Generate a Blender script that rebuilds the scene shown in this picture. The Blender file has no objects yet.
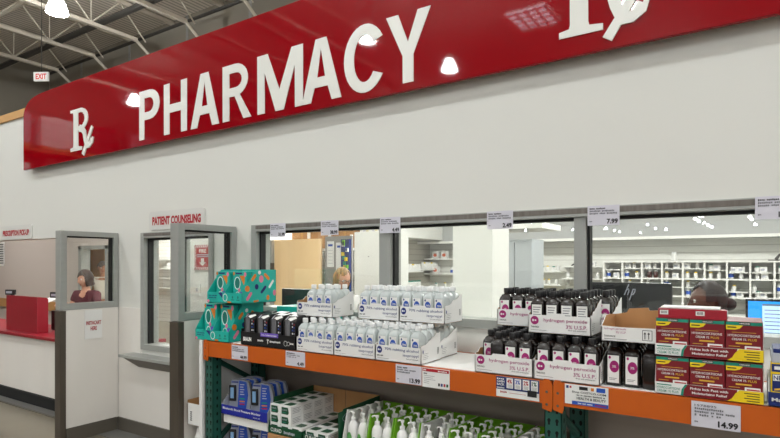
import bpy, bmesh, math, random
from mathutils import Vector, Matrix
random.seed(7)
PI = math.pi
SC = bpy.context.scene
COL = SC.collection

# ------------------------------------------------------------------ materials
def lin(c):
    return tuple(((v/255.0)/12.92 if v/255.0 <= 0.04045 else ((v/255.0+0.055)/1.055)**2.4) for v in c)
MATS = {}
LAMP_E = 120.0
def mat(name, rgb, rough=0.5, metal=0.0, emit=None, estr=1.0, coat=0.0, noise=None, bump=None, trans=0.0, spec=0.5, alpha=None):
    if name in MATS: return MATS[name]
    m = bpy.data.materials.new(name); m.use_nodes = True
    nt = m.node_tree; b = nt.nodes['Principled BSDF']
    col = lin(rgb) + (1,)
    b.inputs['Base Color'].default_value = col
    b.inputs['Roughness'].default_value = rough
    b.inputs['Metallic'].default_value = metal
    b.inputs['Coat Weight'].default_value = coat
    b.inputs['Specular IOR Level'].default_value = spec
    b.inputs['Transmission Weight'].default_value = trans
    if emit:
        b.inputs['Emission Color'].default_value = lin(emit) + (1,)
        b.inputs['Emission Strength'].default_value = estr
    if noise:      # (scale vec, amount, rgb2)
        tc = nt.nodes.new('ShaderNodeTexCoord'); mp = nt.nodes.new('ShaderNodeMapping')
        mp.inputs['Scale'].default_value = noise[0]
        nz = nt.nodes.new('ShaderNodeTexNoise'); nz.inputs['Scale'].default_value = 1.0; nz.inputs['Detail'].default_value = 5
        rp = nt.nodes.new('ShaderNodeValToRGB')
        rp.color_ramp.elements[0].position = 0.5-noise[1]; rp.color_ramp.elements[1].position = 0.5+noise[1]
        rp.color_ramp.elements[0].color = lin(noise[2]) + (1,); rp.color_ramp.elements[1].color = col
        nt.links.new(tc.outputs['Object'], mp.inputs['Vector']); nt.links.new(mp.outputs['Vector'], nz.inputs['Vector'])
        nt.links.new(nz.outputs['Fac'], rp.inputs['Fac']); nt.links.new(rp.outputs['Color'], b.inputs['Base Color'])
    if bump:       # (scale vec, strength, distance)
        tc = nt.nodes.new('ShaderNodeTexCoord'); mp = nt.nodes.new('ShaderNodeMapping')
        mp.inputs['Scale'].default_value = bump[0]
        nz = nt.nodes.new('ShaderNodeTexNoise'); nz.inputs['Scale'].default_value = 1.0; nz.inputs['Detail'].default_value = 2
        bp = nt.nodes.new('ShaderNodeBump'); bp.inputs['Strength'].default_value = bump[1]; bp.inputs['Distance'].default_value = bump[2]
        nt.links.new(tc.outputs['Object'], mp.inputs['Vector']); nt.links.new(mp.outputs['Vector'], nz.inputs['Vector'])
        nt.links.new(nz.outputs['Fac'], bp.inputs['Height']); nt.links.new(bp.outputs['Normal'], b.inputs['Normal'])
        if coat: nt.links.new(bp.outputs['Normal'], b.inputs['Coat Normal'])
    MATS[name] = m
    return m

def stripes(name, rgb, rgb2, axis, freq, width=0.08, rough=0.6, bump=0.0, noise=0.0):
    """horizontal grooves (slatwall) or ribs (roof deck)"""
    m = bpy.data.materials.new(name); m.use_nodes = True
    nt = m.node_tree; b = nt.nodes['Principled BSDF']; b.inputs['Roughness'].default_value = rough
    tc = nt.nodes.new('ShaderNodeTexCoord'); sp = nt.nodes.new('ShaderNodeSeparateXYZ')
    nt.links.new(tc.outputs['Object'], sp.inputs['Vector'])
    mu = nt.nodes.new('ShaderNodeMath'); mu.operation = 'MULTIPLY'; mu.inputs[1].default_value = freq
    fr = nt.nodes.new('ShaderNodeMath'); fr.operation = 'FRACT'
    lt = nt.nodes.new('ShaderNodeMath'); lt.operation = 'LESS_THAN'; lt.inputs[1].default_value = width
    mx = nt.nodes.new('ShaderNodeMix'); mx.data_type = 'RGBA'
    mx.inputs['A'].default_value = lin(rgb)+(1,); mx.inputs['B'].default_value = lin(rgb2)+(1,)
    nt.links.new(sp.outputs[axis], mu.inputs[0]); nt.links.new(mu.outputs[0], fr.inputs[0]); nt.links.new(fr.outputs[0], lt.inputs[0])
    nt.links.new(lt.outputs[0], mx.inputs['Factor']); nt.links.new(mx.outputs['Result'], b.inputs['Base Color'])
    MATS[name] = m
    return m

def glass_mat(name, tint, ior=1.5, refl=1.0):
    m = bpy.data.materials.new(name); m.use_nodes = True
    nt = m.node_tree; nt.nodes.clear()
    out = nt.nodes.new('ShaderNodeOutputMaterial'); mx = nt.nodes.new('ShaderNodeMixShader')
    fr = nt.nodes.new('ShaderNodeFresnel'); ge = nt.nodes.new('ShaderNodeNewGeometry'); mr = nt.nodes.new('ShaderNodeMapRange')
    mr.inputs['To Min'].default_value = ior; mr.inputs['To Max'].default_value = 1.0/ior
    nt.links.new(ge.outputs['Backfacing'], mr.inputs['Value']); nt.links.new(mr.outputs['Result'], fr.inputs['IOR'])
    t = nt.nodes.new('ShaderNodeBsdfTransparent'); t.inputs['Color'].default_value = tint+(1,)
    g = nt.nodes.new('ShaderNodeBsdfGlossy'); g.inputs['Roughness'].default_value = 0.0
    g.inputs['Color'].default_value = (refl, refl, refl, 1)
    nt.links.new(fr.outputs[0], mx.inputs[0]); nt.links.new(t.outputs[0], mx.inputs[1]); nt.links.new(g.outputs[0], mx.inputs[2])
    nt.links.new(mx.outputs[0], out.inputs['Surface'])
    MATS[name] = m
    return m

WHITE_WALL = mat('wall_paint', (226,226,221), 0.55, noise=((0.5,0.5,0.9),0.35,(221,221,215)), bump=((14,14,14),0.05,0.004))
FRP = mat('wainscot_panel', (236,232,226), 0.4, noise=((2,2,0.8),0.3,(226,222,216)))
CREAM = mat('office_wall_paint', (206,196,190), 0.7)
STEEL = mat('brushed_steel', (168,170,166), 0.4, 0.2, noise=((3,3,30),0.3,(160,162,158)))
STEELD = mat('dark_steel_plate', (104,96,86), 0.38, 0.55, noise=((12,12,2),0.3,(88,80,72)))
ALU = mat('window_aluminium', (166,168,164), 0.4, 0.35)
GASKET = mat('black_gasket', (16,16,17), 0.5)
BASE = mat('baseboard_vinyl', (92,87,78), 0.4, 0.0)
SIGNRED = mat('sign_red_acrylic', (144,0,16), 0.5, coat=0.75, bump=((0.9,0.9,1.3),0.10,0.02), spec=0.0)
SIGNWHITE = mat('sign_white_letter', (232,232,226), 0.3)
RED = mat('red_laminate', (142,6,30), 0.45)
PAPER = mat('white_card', (236,236,234), 0.5)
TAGP = mat('tag_paper', (214,212,222), 0.35)
INK = mat('black_ink', (22,22,26), 0.6)
GREYINK = mat('grey_ink', (112,112,118), 0.6)
REDINK = mat('red_ink', (176,24,40), 0.6)
NAVY = mat('navy_ink', (24,46,120), 0.5)
BLUEL = mat('label_blue', (34,82,180), 0.45)
MAGENTA = mat('label_magenta', (160,24,108), 0.45)
ORANGE = mat('rack_orange', (200,92,10), 0.42, noise=((3,3,3),0.3,(192,86,8)))
GREEN = mat('rack_green', (34,92,80), 0.45, noise=((9,9,9),0.25,(28,80,70)))
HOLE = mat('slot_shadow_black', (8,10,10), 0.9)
DECK = mat('white_deck_board', (250,250,248), 0.45)
KRAFT = mat('kraft_cardboard', (186,140,92), 0.8, noise=((14,14,3),0.3,(174,128,82)))
FLOOR = mat('polished_concrete', (122,115,98), 0.3, noise=((1.3,1.3,1.3),0.22,(108,101,86)))
FLOORB = mat('grey_floor_coating', (112,112,110), 0.35)
DECKCEIL = stripes('roof_deck', (240,230,218), (190,180,168), 0, 6.0, 0.4)
TRUSS = mat('truss_paint', (206,196,180), 0.6)
PIPE = mat('dark_pipe', (58,54,50), 0.6)
CONC = mat('concrete_panel', (150,143,130), 0.8, noise=((0.6,0.6,0.6),0.3,(138,131,119)))
TAN = mat('wood_top_plate', (206,160,96), 0.6, noise=((1,8,8),0.3,(190,142,80)))
BOTTLE = mat('frosted_plastic', (206,214,214), 0.22, spec=0.6)
BOTTLE.node_tree.nodes['Principled BSDF'].inputs['Alpha'].default_value = 0.86
CAPW = mat('white_cap', (236,238,238), 0.35)
BLACKP = mat('brown_black_plastic', (24,17,16), 0.2, spec=0.6)
CAPB = mat('black_cap', (20,20,22), 0.4)
BLACK = mat('black_plastic', (24,25,28), 0.3)
BLACKBOX = mat('black_carton', (18,18,22), 0.35)
TEAL = mat('teal_carton', (20,178,164), 0.4)
TEALD = mat('teal_dark_panel', (8,120,110), 0.4)
OR2 = mat('confetti_orange', (222,128,34), 0.5)
PINK = mat('confetti_pink', (232,128,160), 0.5)
CNAVY = mat('confetti_navy', (24,28,110), 0.5)
PURP = mat('confetti_purple', (110,84,190), 0.5)
MAROON = mat('maroon_carton', (122,16,30), 0.35)
REDBOX = mat('red_carton', (160,18,40), 0.35)
HTEAL = mat('band_teal', (10,136,114), 0.4)
YEL = mat('band_yellow', (240,208,24), 0.45)
GOLD = mat('gold_print', (222,176,60), 0.5)
DGREEN = mat('dark_green_carton', (8,74,44), 0.4)
LIME = mat('lime_carton', (120,186,30), 0.45)
BPBLUE = mat('blister_blue', (30,74,170), 0.35)
BPLIGHT = mat('device_screen', (120,160,200), 0.25)
SILV = mat('silver_card', (176,180,192), 0.3)
ROYAL = mat('royal_blue_carton', (24,36,150), 0.4)
NAVYC = mat('navy_carton', (18,38,104), 0.4)
LOTION = mat('white_lotion_plastic', (240,240,238), 0.3)
WHITEM = mat('white_melamine', (240,240,236), 0.4)
SLAT = stripes('slatwall', (232,232,226), (204,203,196), 2, 10.0, 0.12)
SLATW = stripes('slatwall_warm', (196,192,180), (168,164,152), 2, 10.0, 0.12)
MAPLE = mat('maple_veneer', (240,210,164), 0.45, noise=((3,3,0.7),0.35,(232,198,150)))
OAK = mat('door_oak', (196,150,92), 0.5, noise=((5,5,1),0.35,(182,132,76)))
LOCK = mat('locker_grey', (182,188,192), 0.4)
GREYW = mat('grey_panel', (150,148,144), 0.6)
SCREEN = mat('screen_blue', (30,140,230), 0.3, emit=(30,140,235), estr=1.0)
SCREENW = mat('screen_pale', (190,214,240), 0.3, emit=(180,208,240), estr=0.9)
SCREENG = mat('screen_grey', (90,110,130), 0.3, emit=(100,120,140), estr=0.6)
CHROME = mat('chrome', (200,200,200), 0.2, 1.0)
GLASS = glass_mat('window_glass', (0.93,0.95,0.94), 1.5)
LAMP = mat('lamp_refractor', (250,250,250), 0.3, emit=(246,251,253), estr=LAMP_E)
PANELL = mat('added_panel_diffuser', (250,250,250), 0.4, emit=(255,252,246), estr=4.0)  # glowing face of the unseen panels added to light the pharmacy
SKYL = mat('skylight_panel', (250,250,255), 0.4, emit=(225,235,250), estr=6.0)
SKYL.cycles.emission_sampling = 'NONE'
EXITR = mat('exit_letters', (200,40,30), 0.4, emit=(220,50,30), estr=0.2)

# ------------------------------------------------------------------ mesh builder
FCACHE = {}
def glyphs(s, bold):
    k = (s, bold)
    if k not in FCACHE:
        cu = bpy.data.curves.new('t', 'FONT'); cu.body = s; cu.size = 1; cu.offset = bold; cu.resolution_u = 2
        o = bpy.data.objects.new('t', cu); COL.objects.link(o)
        dg = bpy.context.evaluated_depsgraph_get(); dg.update()
        me = o.evaluated_get(dg).to_mesh()
        vs = [(v.co.x, v.co.y) for v in me.vertices]; fs = [tuple(p.vertices) for p in me.polygons]
        o.evaluated_get(dg).to_mesh_clear()
        bpy.data.objects.remove(o); bpy.data.curves.remove(cu)
        x0 = min(v[0] for v in vs); x1 = max(v[0] for v in vs); y0 = min(v[1] for v in vs); y1 = max(v[1] for v in vs)
        vs = [((x-x0)/(x1-x0), (y-y0)/(y1-y0)) for x, y in vs]
        FCACHE[k] = (vs, fs, (x1-x0)/(y1-y0))
    return FCACHE[k]

class Fr:
    """a flat frame: origin, right vector, up vector; p(a,b,lift)"""
    def __init__(s, o, r=(1,0,0), u=(0,0,1)):
        s.o = Vector(o); s.r = Vector(r).normalized(); s.u = Vector(u).normalized(); s.n = s.r.cross(s.u)
    def p(s, a, b, l=0.0): return s.o + s.r*a + s.u*b + s.n*l
EPS = 0.0008
class MB:
    def __init__(s): s.v = []; s.f = []; s.m = []; s.sm = []; s.mats = []
    def mi(s, m):
        if m not in s.mats: s.mats.append(m)
        return s.mats.index(m)
    def add(s, vs, fs, m, smooth=False):
        n = len(s.v); s.v += [tuple(v) for v in vs]; i = s.mi(m)
        for f in fs: s.f.append(tuple(n+k for k in f)); s.m.append(i); s.sm.append(smooth)
        return s
    def box(s, x0, x1, y0, y1, z0, z1, m, bev=0.0):
        if bev > 0:
            b = bev; vs = []; 
            bm = bmesh.new()
            bmesh.ops.create_cube(bm, size=1)
            for v in bm.verts: v.co = Vector(((x0+x1)/2+v.co.x*(x1-x0), (y0+y1)/2+v.co.y*(y1-y0), (z0+z1)/2+v.co.z*(z1-z0)))
            bmesh.ops.bevel(bm, geom=list(bm.edges), offset=b, segments=2, affect='EDGES', profile=0.6)
            bm.verts.index_update(); vs = [v.co.copy() for v in bm.verts]; fs = [[v.index for v in f.verts] for f in bm.faces]
            bm.free(); return s.add(vs, fs, m)
        vs = [(x,y,z) for z in (z0,z1) for y in (y0,y1) for x in (x0,x1)]
        return s.add(vs, [(0,2,3,1),(4,5,7,6),(0,1,5,4),(1,3,7,5),(3,2,6,7),(2,0,4,6)], m)
    def prism(s, fr, pts, m, depth, lift=0.0):
        """polygon (a,b) in frame fr, front at lift, extruded back by depth"""
        n = len(pts)
        vs = [fr.p(a,b,lift) for a,b in pts] + [fr.p(a,b,lift-depth) for a,b in pts]
        ar = sum(pts[i][0]*pts[(i+1)%n][1]-pts[(i+1)%n][0]*pts[i][1] for i in range(n))
        idx = list(range(n)) if ar > 0 else list(range(n))[::-1]
        fs = [tuple(idx), tuple(n+i for i in idx[::-1])]
        for i in range(n):
            a, b = idx[i], idx[(i+1)%n]; fs.append((b, a, n+a, n+b))
        return s.add(vs, fs, m)
    def rect(s, fr, a0, a1, b0, b1, m, l=1):
        return s.add([fr.p(a0,b0,l*EPS), fr.p(a1,b0,l*EPS), fr.p(a1,b1,l*EPS), fr.p(a0,b1,l*EPS)], [(0,1,2,3)], m)
    def poly(s, fr, pts, m, l=1):
        n = len(pts); ar = sum(pts[i][0]*pts[(i+1)%n][1]-pts[(i+1)%n][0]*pts[i][1] for i in range(n))
        if ar < 0: pts = pts[::-1]
        return s.add([fr.p(a,b,l*EPS) for a,b in pts], [tuple(range(n))], m)
    def ell(s, fr, ca, cb, ra, rb, m, l=1, t0=0, t1=360, n=24):
        pts = [(ca+ra*math.cos(math.radians(t0+(t1-t0)*i/n)), cb+rb*math.sin(math.radians(t0+(t1-t0)*i/n))) for i in range(n+(0 if t1-t0 == 360 else 1))]
        return s.poly(fr, pts, m, l)
    def ring(s, fr, ca, cb, ra, rb, w, m, l=1, n=28):
        vs = []; fs = []
        for i in range(n):
            t = 2*PI*i/n
            vs += [fr.p(ca+ra*math.cos(t), cb+rb*math.sin(t), l*EPS), fr.p(ca+(ra-w)*math.cos(t), cb+(rb-w)*math.sin(t), l*EPS)]
        for i in range(n):
            j = (i+1)%n; fs.append((2*i, 2*j, 2*j+1, 2*i+1))
        return s.add(vs, fs, m)
    def text(s, fr, txt, a0, b0, h, m, w=None, l=2, bold=0.02, right=None):
        if txt.startswith('~'):      # illegible small print: short broken strokes, one run per word
            q = txt[1:]; w = w or h*0.6*len(q); c = w/len(q)
            for i, ch in enumerate(q):
                if ch != ' ': s.rect(fr, a0+i*c, a0+(i+0.72)*c, b0+(0.12*h if i%3 else 0), b0+h*(0.85 if i%4 else 1.0), m, l)
            return s
        vs, fs, asp = glyphs(txt, bold)
        if w is None: w = h*asp
        if right is not None: a0 = right-w
        return s.add([fr.p(a0+x*w, b0+y*h, l*EPS) for x,y in vs], fs, m)
    def lathe(s, prof, c, m, seg=16, sx=1, sy=1, smooth=True):
        vs = []; fs = []; n = len(prof)
        for r, z in prof:
            for k in range(seg):
                t = 2*PI*k/seg; vs.append((c[0]+r*sx*math.cos(t), c[1]+r*sy*math.sin(t), c[2]+z))
        for i in range(n-1):
            for k in range(seg):
                j = (k+1)%seg; fs.append((i*seg+k, i*seg+j, (i+1)*seg+j, (i+1)*seg+k))
        fs.append(tuple(range(seg))[::-1]); fs.append(tuple((n-1)*seg+k for k in range(seg)))
        return s.add(vs, fs, m, smooth)
    def loft(s, rings, m, smooth=True):
        """rings of equal point count, closed, capped"""
        n = len(rings[0]); vs = [p for r in rings for p in r]; fs = []
        for i in range(len(rings)-1):
            for k in range(n):
                j = (k+1)%n; fs.append((i*n+k, i*n+j, (i+1)*n+j, (i+1)*n+k))
        fs.append(tuple(range(n))[::-1]); fs.append(tuple((len(rings)-1)*n+k for k in range(n)))
        return s.add(vs, fs, m, smooth)
    def tube(s, path, r, m, seg=8):
        rings = []
        P = [Vector(p) for p in path]
        for i, p in enumerate(P):
            d = (P[min(i+1,len(P)-1)]-P[max(i-1,0)]).normalized()
            a = d.cross(Vector((0,0,1)) if abs(d.z) < 0.9 else Vector((1,0,0))).normalized(); b = d.cross(a)
            rings.append([p + (a*math.cos(2*PI*k/seg)+b*math.sin(2*PI*k/seg))*r for k in range(seg)])
        n = seg; vs = [q for r_ in rings for q in r_]; fs = []
        for i in range(len(rings)-1):
            for k in range(n):
                j = (k+1)%n; fs.append((i*n+k, (i+1)*n+k, (i+1)*n+j, i*n+j))
        fs.append(tuple(range(n))); fs.append(tuple((len(rings)-1)*n+k for k in range(n))[::-1])
        return s.add(vs, fs, m, True)
    def build(s, name, parent=None, loc=None, bevel=0, smooth_angle=True):
        me = bpy.data.meshes.new(name); me.from_pydata(s.v, [], s.f)
        for m in s.mats: me.materials.append(m)
        me.polygons.foreach_set('material_index', s.m)
        me.polygons.foreach_set('use_smooth', s.sm)
        me.update()
        if any(s.sm):
            try: me.set_sharp_from_angle(angle=math.radians(40))
            except Exception: pass
        o = bpy.data.objects.new(name, me); COL.objects.link(o)
        if parent: o.parent = parent
        if loc: o.location = loc
        if bevel:
            md = o.modifiers.new('b', 'BEVEL'); md.width = bevel; md.segments = 2; md.limit_method = 'ANGLE'
        return o

def tag(o, label=None, cat=None, group=None, kind=None):
    if label: o['label'] = label
    if cat: o['category'] = cat
    if group: o['group'] = group
    if kind: o['kind'] = kind
    return o
def thing(name, label, cat, loc=(0,0,0), rz=0, group=None):
    o = bpy.data.objects.new(name, None); COL.objects.link(o); o.location = loc; o.rotation_euler = (0,0,rz)
    o.empty_display_size = 0.1
    return tag(o, label, cat, group)
def struct(mb, name, parent=None, **k): return tag(mb.build(name, parent, **k), kind='structure')
KIDS = {}
def kids(o):
    if o.name not in KIDS: KIDS[o.name] = [c for c in COL.objects if c.parent == o]
    return KIDS[o.name]
def dup(root, loc, rz=None, label=None, group=None, skip=()):
    r = root.copy(); COL.objects.link(r); r.location = loc
    if rz is not None: r.rotation_euler = (0,0,rz)
    if label: r['label'] = label
    if group: r['group'] = group
    for ch in kids(root):
        if ch.name.split('.')[0] in skip: continue
        c = ch.copy(); COL.objects.link(c); c.parent = r
        for g in kids(ch):
            d = g.copy(); COL.objects.link(d); d.parent = c
    return r
class Pool:
    """uses the first built thing itself, then copies it"""
    def __init__(s, proto): s.p = proto; s.used = False
    def put(s, loc, rz=0, label=None, group=None):
        if not s.used:
            s.used = True; s.p.location = loc; s.p.rotation_euler = (0,0,rz); tag(s.p, label, None, group); return s.p
        return dup(s.p, loc, rz, label, group)
NTH = ['first','second','third','fourth','fifth','sixth']

# ------------------------------------------------------------------ measures
D = 2.924        # front face of the pharmacy wall
S = 2.387        # front of the rack beams
WT = 3.22        # wall top
WTOP, WSILL = 1.84, 1.18
DZ = 1.04        # top of the rack deck

# ------------------------------------------------------------------ SETTING
# floor
mb = MB(); mb.box(-40, 20, -114, 11.2, -0.1, 0, FLOOR); struct(mb, 'floor')
mb = MB(); mb.box(-14, -5.04, 2.79, 2.99, 0, 0.004, FLOORB); mb.box(-14, -5.04, 2.765, 2.79, 0, 0.008, BASE)
mb.box(-4.945, -3.43, 2.72, 2.904, 0, 0.004, FLOORB); struct(mb, 'trim_1')
# main pharmacy wall with its openings (x0,x1,z0,z1)
T = 0.12
OPEN = [(-9.6, -5.06, 0.74, 1.82), (-4.578, -3.60, 0.78, 1.825), (-3.156, 2.2, WSILL, WTOP)]
mb = MB()
def wbox(x0, x1, z0, z1, m=WHITE_WALL): mb.box(x0, x1, D, D+T, z0, z1, m)
wbox(-14, 4.0, WTOP, WT)
wbox(-14, -9.6, 0, WTOP); wbox(-9.6, -5.06, 1.82, WTOP)
wbox(-5.06, -4.578, 0, WTOP); wbox(-4.578, -3.60, 1.825, WTOP); wbox(-4.578, -3.60, 0, 0.78); wbox(-3.60, -3.156, 0, WTOP)
wbox(-3.156, 2.2, 0, WSILL); wbox(2.2, 4.0, 0, WTOP)
struct(mb, 'wall_front')
# wainscot panels and cap line
mb = MB()
for x0, x1 in ((-4.945, -4.582), (-3.596, -3.425)): mb.box(x0, x1, D-0.006, D, 0.12, 1.145, FRP)
mb.box(-4.582, -3.596, D-0.006, D, 0.12, 0.70, FRP)
struct(mb, 'trim_2')
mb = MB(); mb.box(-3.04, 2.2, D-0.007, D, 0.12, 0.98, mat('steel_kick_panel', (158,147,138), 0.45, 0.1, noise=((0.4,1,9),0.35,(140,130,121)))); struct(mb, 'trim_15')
mb = MB()
for x0, x1 in ((-4.945, -3.425), (-3.325, 4.0)): mb.box(x0, x1, D-0.02, D-0.006, 0, 0.12, BASE)
struct(mb, 'baseboard_front')
mb = MB(); mb.box(-14, -6.72, D-0.02, D+T+0.02, 3.2, 3.285, TAN); struct(mb, 'trim_3')
mb = MB(); mb.box(-14, -6.9, D+T+0.3, D+T+0.45, 3.36, 3.46, PIPE); struct(mb, 'trim_4')
# pickup counter front
mb = MB(); mb.box(-9.6, -5.06, D-0.012, D, 0.126, 0.735, FRP); struct(mb, 'trim_5')
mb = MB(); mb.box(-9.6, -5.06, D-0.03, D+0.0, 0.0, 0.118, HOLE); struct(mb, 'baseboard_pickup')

# big warehouse shell
mb = MB(); mb.box(-40, 20, -114, 11.2, 9.5, 9.6, DECKCEIL); struct(mb, 'ceiling')
mb = MB(); mb.box(-24, 6, 11.2, 11.4, 0, 9.5, CONC)
for x in (-21.5,-18.3,-15.1,-12.2,-9.2,-6,-3): mb.box(x-0.06, x+0.06, 11.19, 11.2, 0, 9.5, GREYW)
struct(mb, 'wall_back')
mb = MB(); mb.box(-24.2, -24, -22, 11.4, 0, 9.5, CONC); struct(mb, 'wall_left')

# pharmacy interior shell
mb = MB(); mb.box(-14, 4.0, 9.0, 9.1, 0, 3.1, SLAT); struct(mb, 'wall_pharmacy_back')
mb = MB(); mb.box(-14, 4.0, D+T, 9.1, 3.1, 3.14, WHITEM); struct(mb, 'ceiling_pharmacy')
mb = MB(); mb.box(3.9, 4.0, D+T, 9.0, 0, 3.1, WHITEM); struct(mb, 'wall_pharmacy_right')
mb = MB(); mb.box(-5.1, -5.0, 7.0, 9.0, 0, 3.1, SLATW); struct(mb, 'wall_pharmacy_side')
mb = MB(); mb.box(-13.9, -10.02, 5.2, 5.3, 0, 3.1, CREAM); mb.box(-10.02, -9.08, 5.2, 5.3, 1.86, 3.1, CREAM); mb.box(-9.08, -8.62, 5.2, 5.3, 0, 3.1, CREAM); struct(mb, 'wall_pickup_back')
mb = MB(); mb.box(-14, -11.3, 6.9, 7.0, 0, 3.1, CREAM); struct(mb, 'wall_corridor')
mb = MB(); mb.box(-14, -13.9, D+T, 9.0, 0, 3.1, CREAM); struct(mb, 'wall_pickup_left')
mb = MB(); mb.box(-5.70, -4.62, 4.2, 4.26, 0, 3.1, WHITEM); struct(mb, 'wall_counselling')
# bulkhead (fascia) above the back shelves
mb = MB(); mb.box(-5.0, 3.9, 8.55, 9.0, 1.9, 2.75, mat('fascia_grey', (176,178,178), 0.5)); mb.box(-5.0, 3.9, 8.54, 8.56, 1.895, 1.935, WHITEM); struct(mb, 'trim_6')
mb = MB(); mb.box(-4.999, -4.5, 7.0, 8.55, 1.96, 2.75, WHITEM); struct(mb, 'trim_7')
# column inside
mb = MB(); mb.box(-2.01, -1.67, 4.0, 4.35, 0, 3.1, WHITEM); struct(mb, 'wall_column')
# oak door frame of the office
fr = Fr((-10.02, 5.19, 0))
mb = MB(); mb.box(-10.02, -9.94, 5.16, 5.33, 0, 1.86, STEEL); mb.box(-9.16, -9.08, 5.16, 5.33, 0, 1.86, STEEL); mb.box(-10.02, -9.08, 5.16, 5.33, 1.80, 1.86, STEEL)
struct(mb, 'trim_8')
mb = MB(); mb.box(-12.75, -11.85, 6.85, 6.89, 0, 2.05, OAK, 0.003); struct(mb, 'door_1')
mb = MB(); mb.box(-12.9,-12.76,6.86,6.9,0,2.1,STEEL); struct(mb,'trim_16')

# ------------------------------------------------------------------ windows
def window(n, x0, x1, z0, z1, mull, cover=0.055):
    root = thing('window_%d' % n, None, None, (0,0,0)); root['kind'] = 'structure'
    f = 0.05; y0, y1 = D-0.02, D+T+0.01
    m = MB(); m.box(x0, x1, y0, y1, z1-f, z1, STEEL); m.box(x0, x1, y0, y1, z0, z0+f, STEEL)
    m.box(x0, x0+f, y0, y1, z0+f, z1-f, STEEL); m.box(x1-f, x1, y0, y1, z0+f, z1-f, STEEL)
    m.box(x0+f, x1-f, y0-0.006, y0, z1-f, z1-f+0.014, ALU); m.box(x0+f, x1-f, y0-0.003, y0, z1-f+0.016, z1-0.006, mat('head_track', (128,122,116), 0.5, 0.3, noise=((40,1,1),0.2,(104,98,92))))
    tag(m.build('window_frame', root, bevel=0.002), kind='structure')
    m = MB()
    m.box(x0+f, x1-f, D+0.02, D+0.07, z1-f-0.016, z1-f-0.001, GASKET)
    xs = [x0+f] + [q for a in mull for q in a] + [x1-f]
    for i in range(0, len(xs), 2):
        m.box(xs[i], xs[i]+0.014, D+0.02, D+0.07, z0+f, z1-f-0.016, GASKET)
    tag(m.build('gasket', root), kind='structure')
    for a, b in mull:
        m = MB(); m.box(a, b, D-0.012, D+T, z0+f, z1-f, ALU)
        tag(m.build('mullion', root, bevel=0.002), kind='structure')
    for i in range(0, len(xs), 2):
        m = MB(); m.box(xs[i]+0.014, xs[i+1], D+0.045, D+0.051, z0+f, z1-f-0.016, GLASS)
        tag(m.build('pane', root), kind='structure')
    return root
window(1, -3.156, 2.2, WSILL, WTOP, [(-1.99,-1.905), (-0.765,-0.705), (0.48,0.54)])
window(2, -4.578, -3.60, 0.78, 1.825, [(-4.14,-4.06)])
# steel ledge below window 2
mb = MB(); mb.prism(Fr((-4.72, D, 0), (1,0,0)), [(0,0.70),(1.28,0.70),(1.28,0.775),(0,0.775)], STEELD, 0.0, 0.0) if False else None
led = MB()
led.loft([[(-4.72,2.78,0.715),(-3.42,2.78,0.715),(-3.42,D,0.715),(-4.72,D,0.715)],[(-4.72,2.78,0.74),(-3.42,2.78,0.74),(-3.42,D,0.74),(-4.72,D,0.74)]], STEEL, False)
led.loft([[(-4.60,2.90,0.62),(-3.42,2.90,0.62),(-3.42,D-0.004,0.62),(-4.60,D-0.004,0.62)],[(-4.70,2.80,0.715),(-3.42,2.80,0.715),(-3.42,D-0.004,0.715),(-4.70,D-0.004,0.715)]], STEELD, False)
tag(led.build('steel_ledge', bevel=0.002), 'stainless steel transaction ledge below the patient counselling window', 'ledge')
# white inner sill / shelf behind the main window
mb = MB(); mb.box(-3.10, 2.15, D+T+0.012, D+T+0.10, 1.15, 1.178, WHITEM); struct(mb, 'trim_9')

# ------------------------------------------------------------------ glass wing partitions
def wing(xr, th, label):
    r = thing('glass_partition', label, 'partition', (xr, 2.40, 0))
    w = 0.518
    m = MB(); m.box(-th, 0, 0, 0.055, 1.145, 1.835, STEEL, 0.003)
    m.box(-th, 0, w-0.045, w, 1.145, 1.835, STEEL, 0.003); m.box(-th, 0, 0.055, w-0.045, 1.79, 1.835, STEEL, 0.003)
    m.box(-th, 0, 0.055, w-0.045, 1.145, 1.20, STEEL, 0.003)
    m.build('frame', r)
    m = MB(); m.box(-th+0.02, -0.02, w-0.06, w-0.045, 1.20, 1.79, GASKET); m.box(-th+0.02,-0.02,0.055,w-0.06,1.778,1.79,GASKET); m.build('gasket', r)
    m = MB(); m.box(-th/2-0.003, -th/2+0.003, 0.055, w-0.06, 1.20, 1.778, GLASS); m.build('glass_pane', r)
    m = MB(); m.box(-th+0.002, -0.002, 0.03, w, 0.0, 1.143, FRP); m.build('lower_wall', r)
    m = MB(); m.box(-th-0.004, 0.004, -0.004, 0.045, 0.0, 1.14, STEELD, 0.003); m.build('corner_guard', r)
    m = MB(); m.box(0, 0.012, 0.045, w-0.02, 0, 0.12, BASE); m.build('baseboard', r)
    return r
wing(-4.95, 0.085, 'steel-framed glass partition standing out from the wall beside the red counter')
wing(-3.335, 0.09, 'steel-framed glass partition in front of the patient counselling window, next to the teal cartons')

# card on wing 1
mb = MB(); fr = Fr((-4.9495+0.004, 2.605, 0.875), (0,1,0)); mb.box(-4.9495, -4.9455, 2.605, 2.762, 0.875, 1.133, PAPER)
mb.text(fr, 'INSTACART', 0.012, 0.125, 0.035, REDINK, w=0.133, l=2, bold=0.03); mb.text(fr, 'HERE', 0.05, 0.075, 0.035, REDINK, w=0.056, l=2, bold=0.03)
tag(mb.build('paper_notice'), 'white notice with red capitals taped to the partition beside the red counter', 'notice')

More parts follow.
